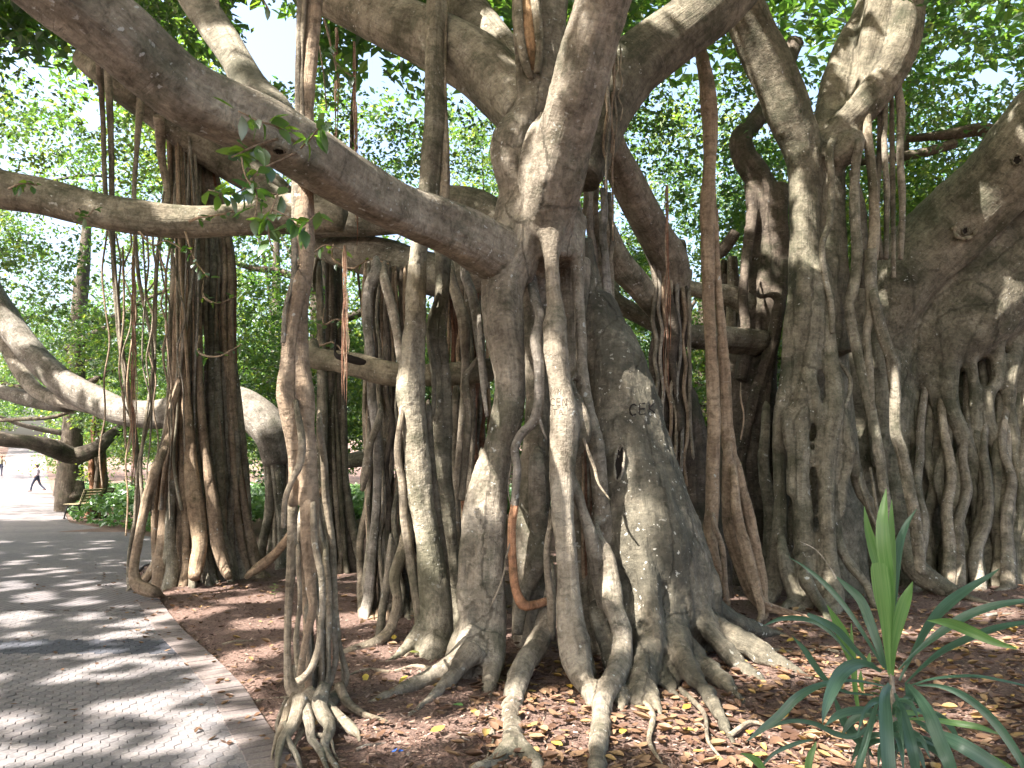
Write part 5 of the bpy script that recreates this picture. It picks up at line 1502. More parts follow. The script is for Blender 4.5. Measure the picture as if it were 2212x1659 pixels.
# far wall of trees
add_clumps(300, lambda y: (-.8 * y, .75 * y), (38, 66), (1.5, 14), (1.6, 3.2), .7, 130, .24, lambda x, y, z: (x > edge_x(y) + .5 or x < left_x(y) - .5 or z > 5.5) and not (y < 52 and x < edge_x(y) + 2))
add_clumps(150, lambda y: (-.78 * y, -.3 * y), (90, 150), (1, 13), (2.5, 5), .7, 50, .5, lambda x, y, z: (x > edge_x(y) + 2 or x < left_x(y) - 2 or z > 7))
cl = np.array(cl)
assign(cl)
n_leaves = 0
for q, (t, x, y, cs) in enumerate(owners):
    if not cs:
        continue
    cs = np.array(cs)
    VV, TT, RR, off = [], [], [], 0
    for ll in np.unique(cs[:, 6]):
        sel = cs[cs[:, 6] == ll]
        pts = crown_points(sel[:, :5], sel[:, 5] * .62, R, twig=.29 if ll < .2 else .8)
        pts = pts[keep_gaps(pts)]
        V, T = leaf_cloud(pts, .9, ll * 1.1, ll * .64, R)
        rn = np.clip(R.normal(.45, .22, len(pts)) + .40 * vnoise(pts * .45, 3) + .25 * vnoise(pts * 2.2, 7), 0, 1)
        VV.append(V)
        TT.append(T + off)
        RR.append(np.repeat(rn, 4))
        off += len(V)
        n_leaves += len(pts)
    for hl in HIGH:
        sel = hl[((hl[:, 0:1] - OW[None, :, 0]) ** 2 + (hl[:, 1:2] - OW[None, :, 1]) ** 2).argmin(1) == q]
        if len(sel):
            V, T = leaf_cloud(sel, 1.5, .37, .195, R, droop=.15)
            VV.append(V)
            TT.append(T + off)
            RR.append(np.repeat(np.clip(R.normal(.45, .2, len(sel)), 0, 1), 4))
            off += len(V)
            n_leaves += len(sel)
    V, T, rn = np.vstack(VV), np.vstack(TT), np.concatenate(RR)
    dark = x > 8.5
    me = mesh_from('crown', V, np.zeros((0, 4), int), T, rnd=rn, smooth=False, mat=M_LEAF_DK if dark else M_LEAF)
    link('crown', me, t)
print('leaves', n_leaves)

# thin dark boughs running through the leaves
for q in range(150):
    t, x, y, cs = owners[R.integers(0, len(owners))]
    if len(cs) < 3:
        continue
    c = np.array(cs)
    a, b = c[R.integers(0, len(c))], c[R.integers(0, len(c))]
    if np.linalg.norm(a[:2] - b[:2]) > 9 or a[1] < 15 or b[1] < 15:
        continue
    m_ = (a[:3] + b[:3]) / 2 + R.normal(0, .5, 3)
    g = Geo()
    w = R.uniform(.03, .11)
    tube(g, [Vector(a[:3]), Vector((a[:3] + m_) / 2 + R.normal(0, .25, 3)), Vector(m_), Vector((b[:3] + m_) / 2 + R.normal(0, .25, 3)), Vector(b[:3])], [w * .15, w * .6, w * .7, w * .45, w * .15], 6, .25, .05, .15)
    build(g, 'bough', M_DARK, t)


# leafy shoots close to the camera
def leaf_mesh(L, W, fold=.18, curl=.15, seed=0):
    """broad pointed leaf, 5 stations"""
    st = [(0, .06), (.18, .62), (.42, 1), (.7, .78), (.9, .32), (1, 0.02)]
    V = []
    for s, w in st:
        z = -curl * L * s * s
        for k in (-1, 0, 1):
            V.append((k * W * .5 * w, s * L, z + abs(k) * fold * W * w * .5))
    Q = [[i * 3 + j, i * 3 + j + 1, i * 3 + j + 4, i * 3 + j + 3] for i in range(5) for j in range(2)]
    return np.array(V), np.array(Q)


def shoot(parent, specs, seed, lsz, n, mat=M_LEAF_NEAR, twig=M_TAN, spread=.09):
    r_ = random.Random(seed)
    for sp in specs:
        g = Geo()
        pts, rad = conv(sp)
        tube(g, pts, rad, 6, .02, .1, .2)
        tw = build(g, 'twig', twig, parent)
        a = catmull(np.array([tuple(p) for p in pts]), .02)
        for k in range(n):
            i = int(len(a) * (.25 + .75 * (k + r_.random()) / n))
            c = a[min(i, len(a) - 1)]
            V, Q = leaf_mesh(lsz * r_.uniform(.7, 1.2), lsz * r_.uniform(.45, .62), r_.uniform(.1, .5), r_.uniform(-.1, .35))
            M = Matrix.Translation(Vector(c)) @ Matrix.Rotation(r_.uniform(0, 6.28), 4, 'Z') @ Matrix.Rotation(r_.uniform(-1.3, .5), 4, 'X') @ Matrix.Rotation(r_.uniform(-.8, .8), 4, 'Y') @ Matrix.Translation((0, spread * r_.random() * .3, 0))
            V = np.array([tuple(M @ Vector(p)) for p in V])
            me = mesh_from('leaf', V, Q, np.zeros((0, 3), int), rnd=np.full(len(V), r_.random()), mat=mat)
            link('leaf', me, tw)


shoot(T_C, [
    [(600, 300, 4.2, 7), (560, 312, 4.15, 6), (520, 330, 4.1, 5), (500, 340, 4.05, 4)],
    [(640, 310, 4.3, 5), (600, 275, 4.2, 5), (560, 262, 4.1, 4), (515, 240, 4.05, 3)],
    [(650, 320, 4.4, 5), (670, 300, 4.3, 4), (690, 275, 4.2, 3), (704, 262, 4.2, 2)],
    [(640, 330, 4.2, 5), (560, 370, 4.1, 5), (545, 400, 4.05, 5), (600, 420, 4.0, 4), (625, 400, 4, 3)],
    [(600, 420, 4.0, 4), (585, 460, 3.95, 4), (580, 500, 3.95, 4), (590, 545, 3.95, 3)],
    [(585, 450, 3.95, 4), (625, 470, 3.95, 3), (650, 490, 3.95, 3), (690, 455, 3.9, 2)],
    [(520, 330, 4.1, 4), (530, 380, 4.0, 4), (555, 420, 3.95, 3), (550, 470, 3.9, 3)],
    [(540, 400, 3.95, 3), (500, 420, 3.95, 3), (450, 410, 3.95, 2)],
], 5, .115, 13)
shoot(T_B, [
    [(410, 478, 7.6, 6), (430, 470, 7.4, 5), (470, 465, 7.3, 4), (510, 455, 7.3, 3)], [(20, 408, 7.1, 6), (50, 396, 7.0, 4), (80, 400, 7.0, 3)],
    [(170, 452, 7.3, 5), (182, 470, 7.2, 4), (205, 450, 7.2, 3)], [(300, 500, 7.4, 5), (330, 530, 7.4, 4), (360, 520, 7.4, 3), (395, 540, 7.4, 3)],
    [(440, 640, 9.2, 5), (470, 655, 9.1, 4), (510, 640, 9.1, 3)], [(430, 760, 9.2, 5), (470, 770, 9.1, 4), (520, 745, 9.1, 3)], [(400, 500, 7.4, 5), (420, 560, 7.4, 4), (450, 600, 7.4, 3)],
], 6, .10, 10)
shoot(T_L2, [
    [(700, 700, 9.5, 5), (730, 690, 9.4, 4), (760, 715, 9.4, 3)], [(690, 745, 9.4, 5), (720, 740, 9.4, 4), (745, 765, 9.4, 3)], [(720, 560, 9.0, 5), (760, 580, 9, 4), (800, 560, 9, 3), (840, 570, 9, 3)],
    [(660, 560, 6.5, 4), (700, 530, 6.5, 3), (740, 540, 6.5, 2)],
], 7, .11, 9)
shoot(T_C, [[(520, -40, 4.6, 5), (560, -10, 4.6, 4), (580, 20, 4.6, 3)], [(700, 40, 6.0, 5), (720, 120, 6.0, 4), (735, 190, 6.0, 3)], [(712, 120, 6.0, 4), (740, 150, 6, 3), (760, 165, 6, 3)], [(690, 100, 6, 4), (700, 170, 6, 3), (705, 240, 6, 3)]], 8, .11, 10)

# ------------------------------------------------------------------ ground cover, litter, mulch
R = np.random.default_rng(5)
def bed(name, n, xf, yr, hf, ll, mat, seed, **kw):
    y = R.uniform(*yr, n)
    lo, hi = xf(y)
    x = lo + (hi - lo) * R.random(n)
    mound = .5 + .5 * vnoise(np.stack([x * .9, y * .9, 0 * x], -1), seed)
    edge = np.clip((x - lo) / .5, .25, 1)
    z = rise(y) + .05 + (hf * (.4 + .9 * mound)) * edge * R.uniform(.35, 1, n) ** .5
    V, T = leaf_cloud(np.stack([x, y, z], -1), 1.4, ll, ll * .75, R, droop=.15)
    me = mesh_from(name, V, np.zeros((0, 4), int), T, rnd=np.repeat(np.clip(R.normal(.5, .25, n), 0, 1), 4), smooth=False, mat=mat)
    link(name, me, kind='stuff')
bed('ground_cover', 34000, lambda y: (np.maximum(edge_x(y) + .12, -40), np.interp(y, [16.5, 22, 46], [-1.5, 3, 10])), (16.7, 46), .62, .20, M_LEAF_BED, 2)
bed('ground_cover', 7000, lambda y: (y * 0 - 60, left_x(y) - .2), (50, 75), 1.0, .5, M_LEAF_BED, 3)

# mulch chips
n = 50000
y = 3.2 + (15 - 3.2) * R.random(n) ** 1.5
lo = np.maximum(edge_x(y) + .01, -.78 * y)
x = lo + (.8 * y - lo) * R.random(n)
z = mulch_z(x, y)
L = R.uniform(.012, .045, n)
az = R.uniform(0, 6.28, n)
tl_ = R.normal(0, .25, n)
ax = np.stack([np.cos(az), np.sin(az), tl_], -1)
sd = np.stack([-np.sin(az), np.cos(az), R.normal(0, .3, n)], -1)
c = np.stack([x, y, z + .006 + R.random(n) * .012], -1)
W = L * R.uniform(.2, .5, n)
V = np.stack([c - ax * L[:, None] * .5 - sd * W[:, None] * .5, c + ax * L[:, None] * .5 - sd * W[:, None] * .3, c + ax * L[:, None] * .5 + sd * W[:, None] * .4, c - ax * L[:, None] * .5 + sd * W[:, None] * .5], 1).reshape(-1, 3)
i4 = np.arange(n * 4).reshape(-1, 4)
link('mulch_chips', mesh_from('mulch_chips', V, i4, np.zeros((0, 3), int), rnd=np.repeat(R.random(n) ** 1.3, 4), smooth=False, mat=M_CHIP), kind='stuff')


def litter(name, n, xf, yf, ll, rn):
    y = yf(n)
    lo, hi = xf(y)
    x = lo + (hi - lo) * R.random(n)
    z = mulch_z(x, y) + .012 + R.random(n) * .015
    z = np.where(x < edge_x(y), .036, z)
    az = R.uniform(0, 6.28, n)
    L = ll * R.uniform(.4, 1.35, n)
    W = L * R.uniform(.42, .6, n)
    ax = np.stack([np.cos(az), np.sin(az), R.normal(0, .16, n)], -1)
    sd = np.stack([-np.sin(az), np.cos(az), R.normal(0, .22, n)], -1)
    cu = R.uniform(-.05, .30, n) * L
    rows = []
    for s, w in ((-.5, .05), (-.2, .8), (.12, 1), (.38, .6), (.5, .04)):
        for k in (-1, 0, 1):
            rows.append(np.stack([x, y, z], -1) + ax * (s * L)[:, None] + sd * (k * w * .5 * W)[:, None] + np.array([0, 0, 1]) * (cu * (abs(k) * w + (2 * s) ** 2 * .6))[:, None])
    V = np.stack(rows, 1).reshape(-1, 3)
    q = np.array([[i * 3 + j, i * 3 + j + 1, i * 3 + j + 4, i * 3 + j + 3] for i in range(4) for j in range(2)])
    Q = (np.arange(n)[:, None, None] * 15 + q[None]).reshape(-1, 4)
    link(name, mesh_from(name, V, Q, np.zeros((0, 3), int), rnd=np.repeat(rn(n), 15), smooth=True, mat=M_LITTER), kind='stuff')


litter('leaf_litter', 2800, lambda y: (np.maximum(edge_x(y) + .05, -.75 * y), .78 * y), lambda n: 3.3 + 11 * R.random(n) ** 1.15, .075, lambda n: R.uniform(0, .86, n))
litter('leaf_litter', 1200, lambda y: (-.05 * y, .42 * y), lambda n: 3.4 + 3.2 * R.random(n), .085, lambda n: R.uniform(0, .9, n))
litter('leaf_litter', 1300, lambda y: (.35 * y, .75 * y), lambda n: 4.0 + 4.5 * R.random(n), .085, lambda n: R.uniform(0, .92, n))
litter('leaf_litter', 160, lambda y: (edge_x(y) - .5, edge_x(y) + .02), lambda n: 3.5 + 8 * R.random(n), .05, lambda n: R.uniform(.1, .7, n))
litter('leaf_litter', 90, lambda y: (-.65 * y, edge_x(y) - .05), lambda n: 3.5 + 9 * R.random(n), .05, lambda n: R.uniform(.2, .6, n))

# single bright fallen leaves
M_YEL = leaf_mat('fallen_yellow', [(0, (0.40, 0.25, 0.04)), (.5, (0.46, 0.36, 0.07)), (.8, (.42, .16, .03)), (1, (0.10, 0.2, 0.06))], [(0, (.4, .25, .03)), (1, (.2, .3, .05))], .15, gloss=.05)
fl = [(1228, 1500, 0, 'golden fallen leaf between the two front roots, near the scrap of paper'), (1285, 1556, .4, 'olive yellow fallen leaf touching the front root'), (1408, 1490, .2, 'yellow fallen leaf just right of the thick front root'),
      (1475, 1555, .75, 'orange fallen leaf right of the front roots, brightest of its patch'), (880, 1488, .3, 'yellow fallen leaf beside the long left toe of the central tree'), (940, 1500, .1, 'golden leaf between the two left toes of the central tree'),
      (1000, 1560, 1, 'green leaf lying alone on bare mulch at the bottom centre'), (1100, 1500, .95, 'green leaf against the root that runs forward'), (850, 1405, .3, 'yellow leaf behind the knotted slender pillar'), (905, 1430, .95, 'greenish leaf below the swollen pale pillar'),
      (820, 1545, .0, 'large yellow leaf right of the foot of the slender pillar'), (790, 1480, .4, 'dull yellow leaf close to the right side of the slender pillar'), (1140, 1440, .95, 'long green leaf upright in the hollow between the central roots'), (1215, 1640, .4, 'brownish yellow leaf at the bottom edge between two roots'),
      (1620, 1610, .75, 'orange leaf at the bottom, left of the strap plant'), (1560, 1350, 0, 'golden leaf in the angle of the right buttress roots'), (2110, 1395, .2, 'yellow leaf on the ground at the right, behind the strap plant'), (2040, 1425, .3, 'pale yellow leaf right of the upright tuft'),
      (2150, 1500, .1, 'golden leaf near the right edge of the picture'), (1700, 1400, .3, 'yellow leaf left of the strap plant, beyond the last buttress root'), (1500, 1600, .4, 'dull yellow leaf right of the thin twig'), (1350, 1600, .2, 'yellow leaf at the right side of the longest front root'),
      (930, 1620, .3, 'yellow leaf at the bottom, left of the curved pale twig'), (1545, 1520, .2, 'golden leaf beside the tip of the short buttress root')]
for k, (u, v, c_, lb) in enumerate(fl):
    p = G(u, v)
    V, Q = leaf_mesh(random.uniform(.07, .11), random.uniform(.045, .06), random.uniform(.1, .4), random.uniform(-.2, .3))
    me = mesh_from('fallen_leaf', V, Q, np.zeros((0, 3), int), rnd=np.full(len(V), c_), mat=M_YEL)
    o = link('fallen_leaf', me, label=lb, category='leaf', group='bright fallen leaves on the mulch')
    o.location = (p.x, p.y, float(mulch_z(p.x, p.y)[0]) + .035)
    o.rotation_euler = (random.uniform(-.25, .25), random.uniform(-.25, .25), random.uniform(0, 6.28))

# twigs lying about
def stick(u0, v0, u1, v1, w, label, mat=M_BARK):
    a, b = G(u0, v0, .05), G(u1, v1, .05)
    g = Geo()
    m_ = (a + b) / 2 + Vector((random.uniform(-.03, .03), random.uniform(-.03, .03), .012))
    tube(g, [a, (a + m_) / 2 + Vector((.01, 0, .01)), m_, b], [w, w * .9, w * .8, w * .5], 6, .02, .1, .2)
    o = build(g, 'stick', mat)
    o['label'] = label
    o['category'] = 'twig'
stick(480, 1392, 546, 1384, .010, 'grey stick on the mulch left of the knotted slender pillar')
stick(985, 1585, 1025, 1605, .008, 'curved pale twig between the front roots of the central tree', M_PALE)
stick(770, 1680 - 60, 850, 1665 - 60, .012, 'pale broken stick on the mulch at the bottom, left of the root that runs forward', M_PALE)
stick(2130, 1330, 2205, 1326, .02, 'pale stick on the ground at the right edge near the massive trunk', M_PALE)
stick(1500, 1565, 1540, 1590, .006, 'thin twig on the leaves right of the front root', M_PALE)
# litter dropped by people
V = np.array([[-.02, -.015, 0], [.02, -.012, .004], [.022, .014, .01], [-.016, .017, .012], [-.012, -.01, .03], [.014, -.008, .034], [.012, .012, .036], [-.012, .01, .032]])
Qb = [[0, 3, 2, 1], [4, 5, 6, 7], [0, 1, 5, 4], [1, 2, 6, 5], [2, 3, 7, 6], [3, 0, 4, 7]]
o = link('paper_scrap', mesh_from('paper_scrap', V, Qb, np.zeros((0, 3), int), mat=M_WHITE), label='small crumpled pale blue scrap right of the front root', category='litter')
p = G(1384, 1522); o.location = (p.x, p.y, .07)
V = np.array([[0, 0, 0], [.07, .01, .004], [.072, .022, .004], [.002, .012, 0], [.035, .012, .016], [.036, .02, .016]])
o = link('blue_wrapper', mesh_from('blue_wrapper', V, [[0, 1, 5, 4], [0, 4, 5, 3]], np.array([[1, 2, 5]]), mat=M_BLUE), label='bright blue strip of plastic at the bottom edge', category='litter')
p = G(842, 1650); o.location = (p.x, p.y, .06)

# ------------------------------------------------------------------ strap-leaved plant in front
def zp(zx, zy, Y):
    return P(1593 + zx * .3866, 1018 + zy * .3866, Y)


def strap_mat(name, c0, c1, t0, t1):
    m, nt, out = new_mat(name)
    L = nt.links.new
    at = nd(nt, 'ShaderNodeAttribute', attribute_name='bark')
    mp = nd(nt, 'ShaderNodeMapping')
    mp.inputs['Scale'].default_value = (240, 1, 3)
    L(at.outputs['Vector'], mp.inputs[0])
    no = nd(nt, 'ShaderNodeTexNoise', i_Scale=1.0, i_Detail=3.0)
    L(mp.outputs[0], no.inputs[0])
    d = nd(nt, 'ShaderNodeBsdfPrincipled', i_Roughness=.4)
    d.inputs['Specular IOR Level'].default_value = .5
    L(ramp(nt, no.outputs[0], [(.3, c0), (.7, c1)]), d.inputs['Base Color'])
    t = nd(nt, 'ShaderNodeBsdfTranslucent')
    L(ramp(nt, no.outputs[0], [(.3, t0), (.7, t1)]), t.inputs[0])
    mx = nd(nt, 'ShaderNodeMixShader', i_0=.3)
    L(d.outputs[0], mx.inputs[1])
    L(t.outputs[0], mx.inputs[2])
    bp = nd(nt, 'ShaderNodeBump', i_Strength=.4, i_Distance=.002)
    L(no.outputs[0], bp.inputs['Height'])
    L(bp.outputs[0], d.inputs['Normal'])
    L(mx.outputs[0], out.inputs[0])
    return m


M_S_DK = strap_mat('strap_leaf_dark', (0.035, 0.078, 0.052), (0.075, 0.135, 0.09), (0.05, 0.18, 0.07), (0.09, 0.25, 0.1))
M_S_LT = strap_mat('strap_leaf_light', (0.07, 0.15, 0.04), (0.13, 0.23, 0.075), (0.15, 0.40, 0.06), (0.24, 0.48, 0.1))
T_P = thing('strap_plant', 'strap-leaved green plant with an upright tuft of pale new leaves, in the right foreground', 'plant', G(1925, 1830))


def strap(rows, mat, parent, tilt=0.0, fold=.25):
    """rows (zx, zy, Y, width in z px)"""
    a = np.array([[*zp(x, y, Y), w * (.40 if mat.name.endswith('light') else .31) * Y / FP] for x, y, Y, w in rows])
    a = catmull(a, .02)
    c, w = a[:, :3], np.maximum(a[:, 3], .001)
    t = np.gradient(c, axis=0)
    t /= np.linalg.norm(t, axis=1)[:, None]
    view = np.array([0, 0, EYE]) - c
    view /= np.linalg.norm(view, axis=1)[:, None]
    sd = np.cross(t, view)
    sd /= np.linalg.norm(sd, axis=1)[:, None] + 1e-9
    up = np.cross(sd, t)
    up *= np.sign((up * view).sum(1))[:, None]
    ct, st = math.cos(tilt), math.sin(tilt)
    sd, up = sd * ct + up * st, up * ct - sd * st
    V, C = [], []
    s = np.concatenate([[0], np.cumsum(np.linalg.norm(np.diff(c, axis=0), axis=1))])
    for k, off in ((-1, 1.0), (-.5, .4), (0, 0), (.5, .4), (1, 1.0)):
        V.append(c + sd * (w * .5 * k)[:, None] + up * (w * fold * off * .5)[:, None])
        C.append(np.stack([w * k * .5, 0 * s, s], -1))
    n = len(c)
    V = np.stack(V, 1).reshape(-1, 3)
    C = np.stack(C, 1).reshape(-1, 3)
    i = (np.arange(n - 1)[:, None] * 5 + np.arange(4)[None]).ravel()
    Q = np.stack([i, i + 1, i + 6, i + 5], -1)
    link('leaf', mesh_from('leaf', V, Q, np.zeros((0, 3), int), C, mat=mat), parent)


D0 = 3.15
SL = [
    ([(855, 1150, 0, 14), (862, 900, 0, 22), (850, 650, -.02, 52), (822, 450, -.03, 74), (812, 300, -.02, 62), (818, 200, 0, 40), (831, 98, .02, 4)], 1, .3),
    ([(850, 1140, .02, 14), (838, 900, .03, 24), (800, 600, .05, 54), (760, 440, .06, 60), (725, 310, .06, 36), (708, 195, .06, 3)], 1, -.4),
    ([(862, 1140, .02, 14), (872, 850, .03, 30), (885, 600, .05, 56), (905, 420, .06, 62), (945, 300, .06, 40), (1002, 208, .06, 3)], 0, .5),
    ([(858, 1140, .03, 10), (868, 700, .04, 26), (864, 450, .05, 36), (860, 280, .05, 26), (862, 158, .05, 3)], 1, 0),
    ([(848, 1130, -.03, 16), (828, 850, -.05, 50), (810, 680, -.06, 84), (800, 600, -.06, 88), (792, 540, -.06, 80), (790, 512, -.06, 60)], 1, .1),
    ([(868, 1140, -.02, 14), (880, 1000, -.03, 24), (902, 870, -.04, 60), (930, 760, -.05, 76), (955, 690, -.05, 54), (980, 615, -.05, 3)], 1, .6),
    ([(832, 1110, 0, 16), (800, 1010, 0, 46), (745, 850, .04, 66), (690, 720, .1, 62), (610, 640, .15, 40), (548, 585, .2, 6)], 0, .3),
    ([(350, 392, .3, 3), (440, 440, .25, 6), (520, 540, .2, 7), (552, 600, .18, 12)], 2, 0),
    ([(820, 1100, -.05, 14), (700, 900, -.05, 26), (590, 740, 0, 36), (480, 620, .05, 34), (370, 530, .1, 16), (288, 480, .12, 3)], 0, .2),
    ([(805, 1120, .05, 14), (680, 1020, .05, 30), (570, 900, .02, 50), (480, 840, 0, 44), (390, 800, 0, 26)], 0, -.2),
    ([(660, 1060, .1, 10), (520, 900, .15, 26), (400, 830, .2, 34), (250, 822, .2, 30), (138, 866, .2, 3)], 0, .3),
    ([(905, 1170, 0, 14), (980, 1020, 0, 30), (1080, 850, .1, 60), (1180, 740, .15, 74), (1300, 650, .2, 52), (1400, 590, .2, 30), (1465, 543, .2, 3)], 0, .4),
    ([(900, 1110, .0, 12), (1000, 1010, -.02, 26), (1140, 900, -.05, 56), (1280, 810, -.1, 62), (1450, 750, -.15, 54), (1660, 715, -.2, 20)], 0, .5),
    ([(940, 1185, .05, 12), (1040, 1090, .05, 30), (1160, 1000, .1, 52), (1330, 920, .1, 58), (1480, 870, .1, 50), (1700, 830, .1, 20)], 0, .7),
    ([(1560, 990, -.3, 10), (1430, 950, -.25, 40), (1300, 890, -.2, 58), (1180, 845, -.2, 50), (1060, 834, -.2, 3)], 1, .3),
    ([(960, 1200, -.05, 10), (1100, 1160, -.05, 22), (1300, 1145, -.05, 28), (1450, 1165, -.05, 26), (1680, 1215, -.05, 12)], 0, .8),
    ([(955, 1190, -.1, 20), (1020, 1270, -.2, 58), (1080, 1370, -.3, 86), (1130, 1500, -.35, 92), (1180, 1620, -.4, 88), (1230, 1780, -.4, 60)], 0, -.3),
    ([(850, 1190, -.1, 30), (822, 1260, -.25, 66), (826, 1400, -.35, 88), (836, 1560, -.4, 90), (845, 1700, -.42, 84), (850, 1850, -.42, 50)], 0, .35),
    ([(1000, 1195, -.05, 10), (1130, 1200, -.1, 26), (1260, 1250, -.15, 50), (1390, 1350, -.2, 58), (1500, 1480, -.25, 60), (1600, 1640, -.3, 50), (1660, 1760, -.3, 20)], 0, -.3),
    ([(800, 1120, -.05, 12), (720, 1075, -.1, 40), (640, 1085, -.15, 76), (570, 1140, -.2, 90), (520, 1240, -.25, 76), (490, 1330, -.28, 44), (474, 1412, -.3, 4)], 0, .2),
    ([(820, 1200, 0, 10), (650, 1170, 0, 18), (480, 1190, -.05, 34), (340, 1260, -.1, 56), (230, 1370, -.1, 56), (140, 1440, -.1, 40), (46, 1512, -.1, 4)], 0, -.2),
    ([(830, 1330, .05, 12), (680, 1470, 0, 30), (560, 1470, 0, 36), (430, 1410, 0, 30), (300, 1395, 0, 26), (180, 1430, 0, 18), (100, 1480, 0, 4)], 0, 0),
    ([(685, 1400, .15, 12), (660, 1200, .15, 20), (640, 1050, .15, 46), (600, 940, .15, 66), (560, 850, .15, 46), (500, 745, .15, 3)], 1, .2),
    ([(680, 1380, .12, 10), (655, 1200, .12, 22), (642, 1020, .12, 26), (636, 850, .12, 4)], 1, 0),
    ([(760, 1250, .1, 10), (600, 1230, .1, 20), (500, 1170, .1, 34), (430, 1080, .1, 42), (370, 990, .1, 34), (303, 918, .1, 3)], 0, .2),
    ([(880, 1240, -.02, 16), (915, 1330, -.1, 50), (945, 1440, -.15, 74), (975, 1560, -.2, 76), (1010, 1760, -.2, 40)], 0, .4),
    ([(980, 1380, 0, 16), (1120, 1470, -.1, 66), (1250, 1530, -.2, 96), (1400, 1620, -.25, 96), (1560, 1740, -.3, 60)], 0, .1),
    ([(790, 1260, 0, 14), (750, 1400, -.1, 38), (710, 1540, -.15, 46), (670, 1690, -.2, 44), (650, 1800, -.2, 20)], 0, -.3),
    ([(545, 1270, .1, 14), (580, 1370, .1, 50), (640, 1460, .1, 66), (720, 1550, .1, 40), (760, 1600, .1, 6)], 0, .2),
    ([(900, 1385, 0, 8), (1050, 1385, -.05, 18), (1200, 1405, -.05, 30), (1350, 1430, -.1, 30), (1470, 1472, -.1, 4)], 1, .2),
    ([(1150, 1480, -.1, 8), (1300, 1540, -.1, 12), (1380, 1590, -.1, 40), (1480, 1640, -.1, 40), (1600, 1700, -.1, 6)], 1, .2),
    ([(940, 1180, .1, 14), (960, 1260, .1, 50), (940, 1320, .1, 56), (915, 1350, .1, 10)], 0, .2),
    ([(880, 1370, -.1, 8), (940, 1350, -.1, 26), (1000, 1352, -.1, 20), (1020, 1350, -.1, 3)], 1, .1),
    ([(420, 1500, 0, 10), (330, 1520, 0, 26), (200, 1580, 0, 22), (110, 1680, 0, 10)], 0, .1),
    ([(160, 1690, -.1, 20), (110, 1620, -.1, 40), (60, 1590, -.1, 26), (18, 1576, -.1, 3)], 1, .1),
    ([(390, 1740, -.1, 30), (400, 1620, -.1, 36), (430, 1540, -.1, 20), (440, 1510, -.1, 3)], 1, .1),
    ([(730, 1085, 0, 8), (736, 1050, 0, 22), (738, 1015, 0, 4)], 1, .2),
    ([(700, 1230, .05, 10), (690, 1170, .05, 26), (690, 1115, .05, 4)], 1, .4),
]
R2 = np.random.default_rng(77)
for rows, kind_, tl in SL:
    strap([(x, y, D0 + dy, w) for x, y, dy, w in rows], (M_S_DK, M_S_LT, M_PALE)[kind_], T_P, tl)
for k in range(26):      # lower whorl, half hidden
    an = R2.uniform(0, 6.28)
    cx, cy = 860 + R2.uniform(-30, 30), R2.uniform(1300, 1620)
    l = R2.uniform(160, 420)
    dx, dz = math.cos(an) * l, math.sin(an) * .25
    arch = R2.uniform(60, 200)
    strap([(cx, cy, D0, 10), (cx + dx * .35, cy - arch * .5, D0 + dz * .35, R2.uniform(24, 44)), (cx + dx * .75, cy - arch * .2, D0 + dz * .75, R2.uniform(26, 50)), (cx + dx, cy + arch * .7, D0 + dz, 4)], M_S_DK, T_P, R2.uniform(-.5, .5))
g = Geo()
tube(g, [zp(860, 1130, D0), zp(870, 1300, D0), zp(862, 1500, D0), G(1925, 1850)], [.008, .014, .016, .02], 8, .03, .1, .1)
build(g, 'stem', M_BARK, T_P)
g = Geo()
tube(g, [zp(690, 1380, D0 + .12), zp(720, 1550, D0 + .08), G(1900, 1840)], [.006, .009, .012], 8, .03, .1, .1)
build(g, 'stem', M_BARK, T_P)

# tiny saplings in the mulch
for u, v, lab in ((592, 1300, 'tiny green seedling on the mulch left of the slender pillar'), (1905, 1545, 'small bright seedling among dead leaves behind the strap plant')):
    p = G(u, v)
    t = thing('seedling', lab, 'plant', p)
    g = Geo()
    tube(g, [p, p + Vector((.01, 0, .12)), p + Vector((.0, .01, .22))], [.004, .003, .002], 5, .03, .1, .1)
    st = build(g, 'stem', M_TAN, t)
    for k in range(9):
        V, Q = leaf_mesh(.07, .035, .2, .2)
        M = Matrix.Translation(p + Vector((0, 0, .08 + .015 * k))) @ Matrix.Rotation(k * 2.4, 4, 'Z') @ Matrix.Rotation(.3, 4, 'X')
        link('leaf', mesh_from('leaf', np.array([tuple(M @ Vector(q)) for q in V]), Q, np.zeros((0, 3), int), rnd=np.full(len(V), .8), mat=M_LEAF_NEAR), t)

